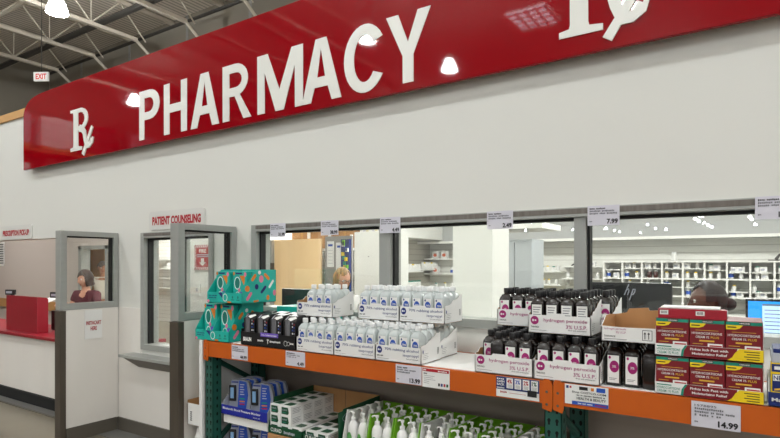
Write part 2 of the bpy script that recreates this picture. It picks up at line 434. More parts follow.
def plaque(x0, x1, z0, z1, lines, name, label, m=PAPER, ink=REDINK, h=0.05):
    mb = MB(); rr = 0.03; fr = Fr((x0, D-0.012, z0)); w = x1-x0; hh = z1-z0
    pts = []
    for cx, cz, t in ((w-rr,hh-rr,0),(rr,hh-rr,90),(rr,rr,180),(w-rr,rr,270)):
        for k in range(5): pts.append((cx+rr*math.cos(math.radians(t+k*22.5)), cz+rr*math.sin(math.radians(t+k*22.5))))
    mb.prism(fr, pts, m, 0.011)
    for s_, a, b, ww, hh2 in lines: mb.text(fr, s_, a, b, hh2, ink, w=ww, l=1.5, bold=0.05)
    return tag(mb.build(name), label, 'sign')
FROST = mat('frosted_acrylic', (216,216,212), 0.3)
plaque(-4.46, -3.70, 1.845, 2.006, [('PATIENT COUNSELING', 0.05, 0.04, 0.66, 0.075)], 'wall_sign', 'small plaque reading PATIENT COUNSELING above the counselling window', FROST)
plaque(-7.38, -6.63, 1.825, 1.984, [('PRESCRIPTION PICK-UP', 0.05, 0.04, 0.64, 0.068)], 'wall_sign', 'small plaque reading PRESCRIPTION PICK-UP above the red counter', FROST)

# ------------------------------------------------------------------ PHARMACY sign
SX0, SZ0, SH, SW = -6.665, 2.572, 0.782, 7.28
sign = thing('pharmacy_sign', 'long glossy red sign board with white PHARMACY letters across the wall', 'sign', (SX0, 2.845, SZ0))
sign.rotation_euler = (0, -0.0053, 0)
pts = [(0,0),(SW,0),(SW,0.56)]
pts += [(SW-0.24+0.24*math.cos(math.radians(t)), 0.56+0.222*math.sin(math.radians(t))) for t in range(10,91,10)]
pts += [(0.5,SH),(0.33,SH-0.005)] + [(0.30-0.30*math.sin(math.radians(t)), 0.58+0.19*math.cos(math.radians(t))) for t in range(10,91,10)]
mb = MB(); mb.prism(Fr((0,0,0)), pts, SIGNRED, 0.03); mb.build('sign_board', sign, bevel=0.003)
mb = MB()
for x in (0.6, 2.4, 4.2, 6.2): mb.box(x, x+0.05, 0.03, 0.079, 0.1, SH-0.1, STEELD)
mb.build('mounting_rail', sign)

def glyph_curve(name, loops, z, parent, m):
    cu = bpy.data.curves.new(name, 'CURVE'); cu.dimensions = '2D'; cu.fill_mode = 'BOTH'; cu.extrude = 0.002
    for lp in loops:
        sp = cu.splines.new('POLY'); sp.points.add(len(lp)-1); sp.use_cyclic_u = True
        for i, (a, b) in enumerate(lp): sp.points[i].co = (a, b, 0, 1)
    o = bpy.data.objects.new('t', cu); COL.objects.link(o)
    dg = bpy.context.evaluated_depsgraph_get(); dg.update()
    me = bpy.data.meshes.new_from_object(o.evaluated_get(dg)); bpy.data.objects.remove(o); bpy.data.curves.remove(cu)
    for v in me.vertices: v.co = Vector((v.co.x, -v.co.z, v.co.y))
    me.name = name; me.materials.clear(); me.materials.append(m)
    o = bpy.data.objects.new(name, me); COL.objects.link(o); o.parent = parent; return o
def arc(cx, cy, rx, ry, t0, t1, n=10):
    return [(cx+rx*math.cos(math.radians(t0+(t1-t0)*i/n)), cy+ry*math.sin(math.radians(t0+(t1-t0)*i/n))) for i in range(n+1)]
h, s = 0.425, 0.076
def gP(w=0.295, leg=False):
    o = [(0,0),(0,h)] + arc(w-0.14, h-0.128, 0.14, 0.128, 90, -90) + [(w-0.155,h-0.256)]
    if leg: o = [(0,0),(0,h)] + arc(w-0.155, h-0.122, 0.135, 0.122, 90, -70) + [(w+0.015,0),(w-0.07,0),(w-0.165,h-0.244),(s,h-0.244),(s,0)]
    else: o += [(s,h-0.256),(s,0)]
    k = 0.122 if leg else 0.128
    hole = [(s,h-0.066),(w-0.15,h-0.066)] + arc(w-0.15, h-k, 0.065, k-0.066, 90, -90, 8) + [(s,h-2*k+0.066)]
    return [o, hole]
def gH(w=0.305): return [[(0,0),(0,h),(s,h),(s,h/2+0.034),(w-s,h/2+0.034),(w-s,h),(w,h),(w,0),(w-s,0),(w-s,h/2-0.034),(s,h/2-0.034),(s,0)]]
def gA(w=0.345):
    c = w/2; t = 0.047
    return [[(0,0),(c-t,h),(c+t,h),(w,0),(w-0.082,0),(w-0.115,0.098),(0.115,0.098),(0.082,0)], [(0.137,0.165),(w-0.137,0.165),(c,h-0.07)]]
def gM(w=0.445):
    q = 0.075
    return [[(0,0),(0,h),(0.105,h),(w/2,0.15),(w-0.105,h),(w,h),(w,0),(w-q,0),(w-q,h-0.13),(w/2+0.04,0),(w/2-0.04,0),(q,h-0.13),(q,0)]]
def gC(w=0.325):
    cx, cy = 0.165, h/2; rx, ry = 0.165, h/2+0.006
    return [arc(cx, cy, rx, ry, 33, 327, 26) + arc(cx, cy, rx-0.08, ry-0.068, 322, 38, 22)]
def gY(w=0.315):
    c = w/2
    return [[(0,h),(0.088,h),(c,0.245),(w-0.088,h),(w,h),(c+s/2,0.165),(c+s/2,0),(c-s/2,0),(c-s/2,0.165)]]
zb = 0.047
for ch, X0, lp in (('P',-4.495,gP()), ('H',-4.14,gH()), ('A',-3.787,gA()), ('R',-3.40,gP(0.30,True)), ('M',-3.02,gM()), ('A',-2.585,gA()), ('C',-2.217,gC()), ('Y',-1.886,gY())):
    o = glyph_curve('letter', lp, 0, sign, SIGNWHITE); o.location = (X0-SX0, -0.0025, zb); o['label'] = 'white letter ' + ch
# the prescription symbols
def band(pts, w0, w1=None):
    w1 = w0 if w1 is None else w1
    L = []; R = []; n = len(pts)
    for i, p in enumerate(pts):
        a = pts[max(i-1,0)]; b = pts[min(i+1,n-1)]; dx, dy = b[0]-a[0], b[1]-a[1]; d = math.hypot(dx,dy) or 1
        w = (w0+(w1-w0)*i/(n-1))/2; nx, ny = -dy/d*w, dx/d*w
        L.append((p[0]+nx,p[1]+ny)); R.append((p[0]-nx,p[1]-ny))
    return L + R[::-1]
def rx(X0, zz):
    mb = MB(); fr = Fr((X0-SX0, 0, zz)); kk = [0.004]
    def P(q):
        kk[0] += 0.0006; mb.prism(fr, q, SIGNWHITE, kk[0]-0.0005, kk[0])
    P([(0.055,0.03),(0.055,0.385),(0.145,0.385),(0.145,0.03)])                     # stem
    P([(0,0),(0,0.032),(0.05,0.04),(0.055,0.06),(0.145,0.06),(0.15,0.04),(0.215,0.032),(0.215,0)])   # foot serif
    P([(0.0,0.385),(0.0,0.41),(0.2,0.41),(0.2,0.372),(0.055,0.36),(0.05,0.38)])  # top serif
    P(band(arc(0.2, 0.302, 0.085, 0.086, 92, -92, 14), 0.042, 0.042) )
    P(band(arc(0.2, 0.302, 0.10, 0.08, 60, -60, 10), 0.052, 0.052) )
    P([(0.13,0.195),(0.13,0.235),(0.21,0.235),(0.21,0.195)])
    P(band([(0.17,0.215),(0.225,0.20),(0.262,0.16),(0.275,0.10),(0.29,0.055),(0.325,0.035),(0.365,0.05),(0.39,0.09)], 0.07, 0.03))
    P(band([(0.405,0.20),(0.335,0.10),(0.235,-0.052)], 0.038, 0.05))
    P(band([(0.30,0.02),(0.35,0.018),(0.40,0.05),(0.415,0.10)], 0.035, 0.025))
    o = mb.build('prescription_symbol', sign); o['label'] = 'white serif Rx symbol'
rx(-5.66, 0.082); rx(-0.82, 0.098)

# ------------------------------------------------------------------ store roof structure and lamps
BR = {}
def truss(x, label):
    r = thing('roof_truss', label, 'truss', (x, 0, 0), group='roof trusses under the deck')
    m = MB(); m.box(-0.06,0.06,-22,11.19,9.33,9.45,TRUSS); m.build('top_chord', r)
    m = MB(); m.box(-0.06,0.06,-22,9.9,8.38,8.48,TRUSS); m.build('bottom_chord', r)
    if 'b' not in BR:
        m = MB(); m.tube([(0,0,8.46),(0,0.85,9.36)], 0.022, TRUSS, 6); BR['b'] = m.build('brace')
        m = MB(); m.tube([(0,0.85,9.36),(0,1.7,8.46)], 0.022, TRUSS, 6); BR['c'] = m.build('brace')
        m = MB(); m.tube([(0,9.85,8.44),(0,11.15,7.5)], 0.045, TRUSS, 6); BR['e'] = m.build('wall_strut')
        m = MB(); m.tube([(0,0,8.46),(0,0,9.36)], 0.018, TRUSS, 6); BR['v'] = m.build('post')
        first = True
    else: first = False
    for y in [0.0+1.7*k for k in range(0, 6)]:
        for q in 'bcv':
            o = BR[q] if (first and y == 0.0) else BR[q].copy()
            if not (first and y == 0.0): COL.objects.link(o)
            o.parent = r; o.location = (0, y, 0)
    o = BR['e'] if first else BR['e'].copy()
    if not first: COL.objects.link(o)
    o.parent = r
for i, x in enumerate((-20.6,-18.2,-15.8,-13.4,-11.0)):
    truss(x, ['roof truss farthest left at the picture edge','roof truss second from the left under the deck','roof truss just left of the hanging lamp','roof truss just right of the hanging lamp','rightmost roof truss, running down behind the red sign'][i])
for i, (y, z, r_) in enumerate(((8.85,8.6,0.09),(6.2,8.3,0.05),(10.6,8.9,0.05),(7.6,9.2,0.07),(4.6,9.1,0.07),(9.7,9.2,0.05),(6.0,9.2,0.05))):
    mb = MB(); mb.tube([(-23.9,y,z),(-4,y,z)], r_, PIPE if i < 3 else TRUSS, 8)
    tag(mb.build('ceiling_pipe'), ['thick dark pipe running under the roof trusses','thin dark pipe nearest the camera under the roof','thin dark pipe close to the far concrete wall','pale steel purlin crossing above the trusses','pale steel purlin nearest the camera','thin pale purlin close to the far concrete wall','thin pale purlin between the two thicker ones'][i], 'pipe' if i < 3 else 'beam')
lampP = thing('high_bay_light', 'lit bell-shaped high bay lamp hanging under the roof', 'ceiling light', (0,0,0))
m = MB(); m.lathe([(0.235,0.0),(0.23,0.03),(0.205,0.12),(0.165,0.24),(0.13,0.31),(0.11,0.37)], (0,0,0), LAMP, 24); m.build('refractor', lampP)
m = MB(); m.lathe([(0.11,0.37),(0.12,0.40),(0.12,0.55),(0.05,0.6)], (0,0,0), TRUSS, 16); m.build('housing', lampP)
m = MB(); m.tube([(0,0,0.6),(0,0,2.05)], 0.012, PIPE, 6); m.build('suspension_rod', lampP)
lp = Pool(lampP)
AR = []
FAR = [(-27.0,-73.0),(-27.1,-80.5),(-27.0,-86.8),(-26.3,-93.6),(-34.3,-91.7),(-20.8,-93.8),(-20.8,-100.8),(-20.9,-106.5),(-17.9,-110.5),(-13.5,-88.7),(-13.6,-98.5),(-12.5,-102.6),(-6.2,-79.3),(-5.2,-74.4),(-6.1,-83.7),(-5.7,-88.1),(-5.5,-93.6),(-5.3,-99.2),(0.0,-79.3),(0.2,-83.5),(0.7,-96.2)]
lp.put((-13.66,6.55,7.45), 0, 'lit bell-shaped high bay lamp hanging above the pharmacy corner')
for x, y in ((-19.1,-6.2),(-8.5,-6.2),(-7.7,-9.4),(-2.4,-8.2)):
    lp.put((x,y,7.45), 0, 'high bay lamp over the sales floor, mirrored in the glossy red sign', 'lamps mirrored in the red sign')
for x, y in [(x,-0.8) for x in (-19.2,-13.6,-8.0,-2.6,3.0,9.0,15.0)] + [(x,-16.5) for x in (-13.6,-2.6,9.0)] + [(4.5,-7.2),(10.5,-7.2),(16.5,-7.2)]:  # unseen lamps added out of view to brighten the wall and partitions
    lp.put((x,y,7.45), 0, 'unseen high bay lamp added over the sales floor for more light', 'unseen high bay lamps added for light')
for x, y in FAR: lp.put((x,y,7.45), 0, 'distant high bay lamp of the store, mirrored as a white dot in the window glass', 'distant high bay lamps mirrored in the windows')
# skylight
sk = MB(); sk.box(-6.5,-5.2,-12.4,-10.9,9.44,9.47,SKYL)
for k in range(5): sk.box(-6.5+0.325*k-0.03,-6.5+0.325*k+0.03,-12.4,-10.9,9.38,9.44,TRUSS)
for k in range(5): sk.box(-6.5,-5.2,-12.4+0.375*k-0.03,-12.4+0.375*k+0.03,9.34,9.38,TRUSS)
tag(sk.build('skylight'), 'daylit skylight with steel bars, mirrored in the red sign', 'skylight')
# storage racks across the aisle, mirrored in the red sign
rr = random.Random(12)
def load(m_):
    m = MB(); m.box(-0.55,0.55,-0.6,0.6,0.12,1.25,m_,0.02); m.box(-0.55,0.55,-0.6,0.6,0,0.03,TAN)
    for a in (-0.5,0.0,0.5): m.box(a-0.04,a+0.04,-0.6,0.6,0.03,0.12,TAN)
    for k in range(1,4): m.box(0.55,0.556,-0.6,0.6,0.12+k*0.28-0.008,0.12+k*0.28+0.008,GREYW)
    for k in (-0.2,0.2): m.box(0.55,0.556,k-0.006,k+0.006,0.12,1.25,GREYW)
    return Pool(tag(m.build('pallet_load'), None, 'pallet load'))
LD = [(load(KRAFT),'brown'),(load(PAPER),'white'),(load(MAROON),'maroon'),(load(DECK),'pale'),(load(SILV),'silver')]
for kx, (y0, nm) in enumerate(((-7.4,'nearer'),(-12.6,'farther'))):
    r = thing('storage_rack','tall %s storage rack across the aisle, mirrored in the left end of the red sign' % nm,'rack',(-22.6,y0,0))
    for y in (0,4.9):
        for x in (-0.5,0.5):
            m = MB(); m.box(x-0.05,x+0.05,y-0.05,y+0.05,0,7.6,GREEN); m.build('post', r)
    for lv, z in enumerate((0.15,2.0,3.85,5.7)):
        for x in (-0.5,0.5):
            m = MB(); m.box(x-0.03,x+0.03,0.05,4.85,z,z+0.12,ORANGE); m.build('beam', r)
        m = MB(); m.box(-0.46,0.46,0.05,4.85,z+0.06,z+0.13,TAN); m.build('deck', r)
        for q in range(3):
            p_, cn = LD[rr.randrange(5)]
            p_.put((-22.6, y0+0.85+q*1.6, z+0.131), 0, '%s pallet load on the %s storage rack, %s level, %s position' % (cn, nm, ('floor','second','third','top')[lv], NTH[q]), 'pallet loads on the storage racks')
# exit sign
mb = MB(); mb.box(-0.22,0.22,-0.03,0.03,0,0.26,PAPER,0.005); fr = Fr((-0.22,-0.031,0)); mb.text(fr,'EXIT',0.06,0.05,0.16,EXITR,w=0.33,bold=0.03)
mb.tube([(0,0,0.26),(0,0,5.65)],0.01,PIPE,6)
mb.rect(fr,-0.005,0.03,0.0,0.26,PAPER,1)
o = mb.build('exit_sign'); o.scale = (0.72,0.72,0.72); o.location = (-12.45, 5.66, 5.38); o.rotation_euler = (0,0,0.5); tag(o,'small hanging white sign with red EXIT letters under the roof','sign')

# ------------------------------------------------------------------ RACK
rack = thing('pallet_rack', 'orange and green steel pallet rack holding all the boxed goods', 'rack', (0, 0, 0))
def upright(x):
    m = MB(); y0 = S+0.012
    for yy, f in ((y0,1),(2.80,0)):
        m.box(x, x+0.075, yy, yy+0.004, 0, 1.02, GREEN); m.box(x, x+0.004, yy, yy+0.07, 0, 1.02, GREEN); m.box(x+0.071, x+0.075, yy, yy+0.07, 0, 1.02, GREEN)
    o = m.build('upright_post', rack)
    m = MB(); fr = Fr((x, y0, 0)); 
    for k in range(19):
        z = 0.02+0.052*k
        for a in (0.02, 0.055):
            m.ell(fr, a, z+0.012, 0.0075, 0.009, HOLE, 1, n=10); m.poly(fr, [(a-0.004,z-0.008),(a+0.004,z-0.008),(a+0.005,z+0.01),(a-0.005,z+0.01)], HOLE, 1.2)
    frs = Fr((x+0.075, y0, 0), (0,1,0))
    for k in range(19): m.ell(frs, 0.035, 0.03+0.052*k, 0.007, 0.012, HOLE, 1, n=10)
    fr2 = Fr((x, 2.80, 0))
    for k in range(19):
        for a in (0.02,0.055): m.ell(fr2, a, 0.03+0.052*k, 0.0075, 0.013, HOLE, 1, n=10)
    m.build('slot_holes', o)
    m = MB()
    m.tube([(x+0.037,y0+0.06,0.90),(x+0.037,2.81,0.70)],0.018,GREEN,6); m.tube([(x+0.037,y0+0.06,0.35),(x+0.037,2.81,0.60)],0.018,GREEN,6)
    m.build('cross_brace', o)
for x in (-3.043, -0.757, 1.60): upright(x)
def beam(x0, x1, y, d, m_=ORANGE, z0=0.936, z1=1.036):
    m = MB(); pr = [(0,z0),(0,z1),(d*0.55,z1),(d*0.55,z1-0.018),(d,z1-0.018),(d,z0)] if d > 0 else [(0,z0),(d,z0),(d,z1),(0,z1)]
    m.loft([[ (x0, y+a, z) for a, z in pr], [(x1, y+a, z) for a, z in pr]], m_, False)
    return m.build('beam', rack)
for (x0, x1, e0, e1) in ((-3.035,-0.722,-3.043,-0.762), (-0.714,1.675,-0.714,1.63)):
    b = beam(x0, x1, S, 0.04)
    for xe, sgn in ((e0,1),(e1,-1)):
        m = MB(); fr = Fr((xe, S-0.004, 0)) 
        m.prism(fr, [(0,0.915),(0.04,0.905),(0.045,0.925),(0.045,1.02),(0.03,1.045),(0.008,1.045),(0,1.03)], ORANGE, 0.005)
        o = m.build('end_plate', b)
        m = MB()
        m.lathe([(0.007,0),(0.007,0.004),(0.004,0.006)], (0,0,0), CHROME, 10)
        for a, z in ((0.02,0.99),(0.02,0.935)):
            m.ell(fr, a, z, 0.006, 0.006, STEELD, 1); m.ell(fr, a, z, 0.003, 0.003, CHROME, 2)
        m.v = m.v[30:]; m.f = [tuple(i-30 for i in f) for f in m.f[4*0:] if min(f) >= 30]; 
        n_ = len(m.f); m.m = m.m[-n_:]; m.sm = m.sm[-n_:]
        m.build('bolt', o)
    m = MB(); m.box(x0, x1, 2.875, 2.912, 0.936, 1.036, ORANGE); m.build('beam', rack)
m = MB(); m.box(-3.03, 1.66, S+0.024, 2.874, 1.012, 1.038, DECK); m.build('deck', rack)
m = MB(); m.box(-2.965, 1.6, S+0.03, 2.874, 0.27, 0.30, DECK); m.box(-2.965, 1.6, S+0.01, S+0.03, 0.20, 0.30, ORANGE)
for q in (0,): m.build('lower_deck', rack)
mb = MB(); mb.box(-3.092, -3.062, S-0.002, 2.89, 0, 1.035, PAPER, 0.004)
tag(mb.build('end_panel'), 'tall narrow white panel at the left end of the green rack post', 'panel')

# ------------------------------------------------------------------ price tags
def ptag(x0, x1, z0, z1, price, y, label, lines, grp=None):
    mb = MB(); w, hh = x1-x0, z1-z0; fr = Fr((x0, y, z0))
    mb.box(x0, x1, y, y+0.0015, z0, z1, TAGP)
    zt = hh
    for i, (t_, k) in enumerate(lines):
        zt = hh*(0.93-0.125*(i+1)); mb.text(fr, t_, w*0.07, zt, hh*0.085, GREYINK if i else INK, w=w*k, bold=0.0)
    mb.text(fr, '~PER', w*0.07, hh*0.17, hh*0.07, GREYINK, bold=0.0)
    mb.text(fr, price, 0, hh*0.07, hh*0.25, INK, w=w*(0.40 if len(price) > 4 else 0.34), right=w*0.95, bold=0.035)
    return tag(mb.build('price_tag'), label, 'price tag', grp)
yb = S-0.003
ptag(-2.768,-2.621,0.943,1.033,'44.99',yb,'price tag reading 44.99 on the orange beam below the black cartons',[('~BRAUN',0.35),('~THERMOMETER AND',0.72),('~ATTACHMENTS',0.75)])
ptag(-2.298,-2.146,0.95,1.036,'4.49',yb,'price tag reading 4.49 on the orange beam below the black carton corner',[('~ALCOHOL',0.42),('~ISOPROPYL 70%',0.68),('~2 PACK 16 OZ',0.5)])
ptag(-1.525,-1.372,0.94,1.034,'13.99',yb,'price tag reading 13.99 on the orange beam left of the red-topped card',[('~SKIN CARE',0.4),('~LOTION PUMP BOTTLE',0.72),('~UNSCENTED',0.5)])
mb = MB(); x0, z0 = -1.368, 0.937; mb.box(x0,x0+0.152,yb,yb+0.0015,z0,z0+0.096,PAPER); fr = Fr((x0,yb,z0))
mb.rect(fr,0.003,0.149,0.078,0.093,REDINK,1); mb.text(fr,'~NEW',0.008,0.081,0.009,PAPER,bold=0.03); mb.text(fr,'~SAVINGS',0.09,0.081,0.007,PAPER,w=0.05,bold=0.02)
mb.text(fr,'~Skin',0.01,0.064,0.008,INK,bold=0.03)
for i, k in enumerate((0.06,0.05,0.065,0.03,0.03)): mb.rect(fr,0.01,0.01+k,0.056-i*0.009,0.0575-i*0.009,GREYINK,1)
for a, c_ in ((0.09,INK),(0.105,NAVY),(0.12,REDINK),(0.135,DGREEN)): mb.rect(fr,a,a+0.01,0.012,0.026,c_,1)
tag(mb.build('shelf_card'),'white card with a red header on the orange beam right of the 13.99 tag','shelf card')
mb = MB(); x0, z0 = -0.976, 0.942; w = 0.2; mb.box(x0,x0+w,yb,yb+0.0015,z0,z0+0.092,PAPER); fr = Fr((x0,yb,z0))
mb.rect(fr,0,w,0.034,0.092,NAVYC,1)
for i, t_ in enumerate(('~MORE','CASH','BACK','~REWARDS')): mb.text(fr,t_,0.004,0.078-i*0.0135,0.0105 if i in (1,2) else 0.007,PAPER,w=0.036,l=2,bold=0.03)
for i, (t_, c_) in enumerate((('4%',REDINK),('3%',BLUEL),('2%',REDINK),('1%',DGREEN))):
    a = 0.05+i*0.038; mb.rect(fr,a,a+0.031,0.042,0.088,PAPER,2); mb.text(fr,t_,a+0.004,0.064,0.019,c_,w=0.022,l=3,bold=0.03)
    for k in range(3): mb.rect(fr,a+0.005,a+0.026,0.057-k*0.005,0.0585-k*0.005,GREYINK,3)
mb.rect(fr,0.148,0.19,0.016,0.044,INK,3);
mb.text(fr,'~Costco',0.02,0.018,0.009,REDINK,bold=0.02); mb.rect(fr,0.062,0.14,0.02,0.0215,REDINK,1)
tag(mb.build('shelf_card'),'blue and white cash back card with four percentages on the orange beam','shelf card')
mb = MB(); x0, z0 = -0.664, 0.952; w = 0.177; mb.box(x0,x0+w,yb,yb+0.0015,z0,z0+0.084,PAPER); fr = Fr((x0,yb,z0))
mb.rect(fr,0.006,0.016,0.066,0.078,NAVY,1); mb.rect(fr,0.02,0.028,0.068,0.077,REDINK,1); mb.rect(fr,0.06,0.095,0.064,0.078,INK,1); mb.rect(fr,0.108,0.12,0.064,0.077,OR2,1); mb.rect(fr,0.13,0.165,0.062,0.08,BLUEL,1)
mb.text(fr,'Shop COSTCO.COM',0.03,0.047,0.011,INK,w=0.138,bold=0.02); mb.text(fr,'~for an expanded selection of',0.05,0.038,0.006,INK,w=0.115,bold=0.0); mb.text(fr,'HEALTH & BEAUTY',0.05,0.023,0.011,INK,w=0.118,bold=0.02)
mb.rect(fr,0.03,w,0.0,0.015,BLUEL,1); mb.text(fr,'~Tons more online',0.055,0.004,0.006,PAPER,w=0.06,bold=0.01); mb.text(fr,'~Costco.com',0.125,0.004,0.007,REDINK,w=0.045,bold=0.02)
tag(mb.build('shelf_card'),'white shelf card about health and beauty on the orange beam beside the green post','shelf card')
ptag(-0.187,-0.028,0.932,1.028,'14.99',yb,'price tag reading 14.99 on the orange beam below the maroon cream cartons',[('1578895',0.45),('~HYDROCORTISONE',0.6),('~KIRKLAND 1% PLUS CREAM',0.82),('~4 PACK 2 OZ',0.55)])
yw = D-0.029
for x0, pr, lab in ((-2.945,'31.99','leftmost'),(-2.461,'38.99','second from the left'),(-1.971,'4.49','right beside the left window mullion'),(-1.241,'2.49','above the grey locker'),(-0.692,'7.99','right beside the right window mullion'),(0.019,'14.99','at the far right, above the shelving')):
    k = 0.153
    ptag(x0, x0+k, 1.742, 1.842, pr, yw, 'price tag on the window head, '+lab+((', reading '+pr) if pr != '14.99' else ''), [('~ITEM 1242881',0.5),('~KIRKLAND SIGNATURE',0.78),('~HEALTH CARE PRODUCT',0.86)])

# ------------------------------------------------------------------ bottles
def rrect(w, d, r, z, n=3):
    P = []
    for cx, cy, t in ((w/2-r,d/2-r,0),(-w/2+r,d/2-r,90),(-w/2+r,-d/2+r,180),(w/2-r,-d/2+r,270)):
        for k in range(n+1): a = math.radians(t+90*k/n); P.append((cx+r*math.cos(a), cy+r*math.sin(a), z))
    return P
def circ(w, r, z, n=3):
    P = []
    for t in (0,90,180,270):
        for k in range(n+1): a = math.radians(t+90*k/n); P.append((r*math.cos(a), r*math.sin(a), z))
    return P
BH = 0.187
def bottle(name, label, body, cap, kind):
    r = thing(name, label, 'bottle')
    m = MB(); W = 0.063
    m.loft([rrect(W-0.006,W-0.006,0.008,0.0), rrect(W,W,0.01,0.004), rrect(W,W,0.01,0.130), rrect(W-0.004,W-0.004,0.012,0.138), rrect(0.044,0.044,0.014,0.153), circ(0,0.0135,0.159), circ(0,0.0125,0.166)], body)
    m.build('bottle_body', r)
    m = MB(); m.lathe([(0.0155,0.163),(0.016,0.165),(0.016,0.184),(0.0145,0.187)], (0,0,0), cap, 16); m.build('cap', r)
    m = MB(); fr = Fr((-0.022,-W/2-0.0006,0.012))
    m.box(-0.0225,0.0225,-W/2-0.0008,-W/2+0.001,0.012,0.126,PAPER)
    if kind == 'alc':
        m.ell(fr,0.024,0.076,0.0175,0.023,BLUEL,0.6); m.rect(fr,0.024,0.0415,0.053,0.076,BLUEL,0.6)
        m.text(fr,'70%',0.014,0.072,0.011,PAPER,l=1.2); m.ell(fr,0.009,0.105,0.0045,0.006,NAVY,0.6); m.rect(fr,0.005,0.035,0.018,0.02,GREYINK,0.6)
    elif kind == 'per':
        m.ell(fr,0.026,0.068,0.0185,0.025,MAGENTA,0.6); m.text(fr,'3%',0.018,0.063,0.01,PAPER,l=1.2)
        m.ell(fr,0.008,0.105,0.005,0.006,MAGENTA,0.6); m.rect(fr,0.006,0.036,0.018,0.02,GREYINK,0.6); m.rect(fr,0.006,0.03,0.012,0.014,GREYINK,0.6)
    elif kind == 'back':
        for k in range(7): m.rect(fr,0.005,0.04-0.004*(k%3),0.10-k*0.011,0.1015-k*0.011+0.002,GREYINK,0.6)
    m.build('bottle_label', r)
    return r
alc = Pool(bottle('alcohol_bottle', None, BOTTLE, CAPW, 'alc'))
perx = Pool(bottle('peroxide_bottle', None, BLACKP, CAPB, 'per'))
perb = Pool(bottle('peroxide_bottle', None, BLACKP, CAPB, 'back'))
pern = bottle('peroxide_bottle', None, BLACKP, CAPB, 'none')
pn = [c for c in COL.objects if c.parent == pern and c.name.startswith('bottle_label')][0]; bpy.data.objects.remove(pn)
pern = Pool(pern)

def tray_mesh(W, Dp, kind, fh=0.083, bh=0.085, torn=(0.085,0.15), kraft_in=True, seed=1, tabx=0.45, flat_side=False):
    """open display tray; front at y=0, local origin front-left bottom"""
    rnd = random.Random(seed); m = MB(); t = 0.003
    m.box(0,W,0,Dp,0,t,KRAFT)
    # front panel with raised tab
    fr = Fr((0,0,0)); a, b = tabx*W-0.035, tabx*W+0.03
    prof = [(0,0),(W,0),(W,fh),(b+0.012,fh),(b+0.006,fh+0.009),(a,fh+0.009),(a-0.008,fh),(0,fh)]
    m.prism(fr, prof, PAPER, t); m.prism(Fr((W,t*1.0,0),(-1,0,0)), [(W-x,z) for x,z in prof], KRAFT, 0.0004)
    m.box(t,W-t,Dp-t,Dp,0,bh,PAPER); m.box(t,W-t,Dp-t-0.0005,Dp-t,0,bh,KRAFT)
    for side in (0,1):
        pts = [(0,0),(Dp,0),(Dp,torn[1])]; n = 9
        for k in range(n):
            y = Dp*(1-(k+0.6)/n); z = torn[0]+(torn[1]-torn[0])*max(0,(y/Dp))**1.1 + rnd.uniform(-0.006,0.006)
            if flat_side: z = torn[0]+(torn[1]-torn[0])*(y/Dp)
            pts.append((y, max(z, 0.05)))
        pts.append((0, fh))
        if side == 0:
            m.prism(Fr((0,Dp,0),(0,-1,0)), [(Dp-y,z) for y,z in pts], PAPER, t); m.prism(Fr((t,0,0),(0,1,0)), pts, KRAFT, 0.0003, 0.0003)
        else:
            m.prism(Fr((W,0,0),(0,1,0)), pts, PAPER, t); m.prism(Fr((W-t,Dp,0),(0,-1,0)), [(Dp-y,z) for y,z in pts], KRAFT, 0.0003, 0.0003)
    fs = Fr((W,0,0),(0,1,0))
    if kind == 'alc':
        m.ell(fr,0.027,0.058,0.0165,0.0185,NAVY,1); m.text(fr,'~KS',0.017,0.053,0.01,PAPER,w=0.02,l=2,bold=0.02)
        m.text(fr,'70% rubbing alcohol',0.06,0.054,0.018,NAVY,w=0.205,l=1,bold=0.008); m.text(fr,'isopropyl',0.172,0.030,0.0175,NAVY,w=0.092,l=1,bold=0.008)
        m.text(fr,'first aid antiseptic',0.192,0.018,0.007,INK,w=0.072,l=1,bold=0.01)
        m.ell(fs,0.02,0.062,0.005,0.009,NAVY,1)
    elif kind == 'per':
        m.ell(fr,0.03,0.058,0.019,0.0195,MAGENTA,1); m.text(fr,'~KS',0.019,0.053,0.01,PAPER,w=0.022,l=2,bold=0.02)
        m.text(fr,'hydrogen peroxide',0.072,0.050,0.019,MAGENTA,w=0.192,l=1,bold=0.008); m.text(fr,'3% U.S.P.',0.172,0.027,0.016,MAGENTA,w=0.092,l=1,bold=0.008)
        m.text(fr,'first aid antiseptic',0.182,0.016,0.007,INK,w=0.08,l=1,bold=0.01)
        m.rect(fs,0.012,0.015,0.055,0.075,MAGENTA,1)
    m.text(fr,'TWIN PACK' if kind == 'per' else '~TWIN PACK',0.012,0.024,0.008,INK,w=0.038,l=1,bold=0.02); m.rect(fr,0.012,0.085,0.013,0.0145,GREYINK,1)
    for k in range(4): m.rect(fs,0.02,0.075-0.01*(k%2),0.05-k*0.009,0.0515-k*0.009,GREYINK,1)
    for k in range(6): m.rect(fs,Dp-0.035,Dp-0.018,0.035+k*0.006,0.038+k*0.006,INK,1)
    return m
TW, TD = 0.279, 0.205
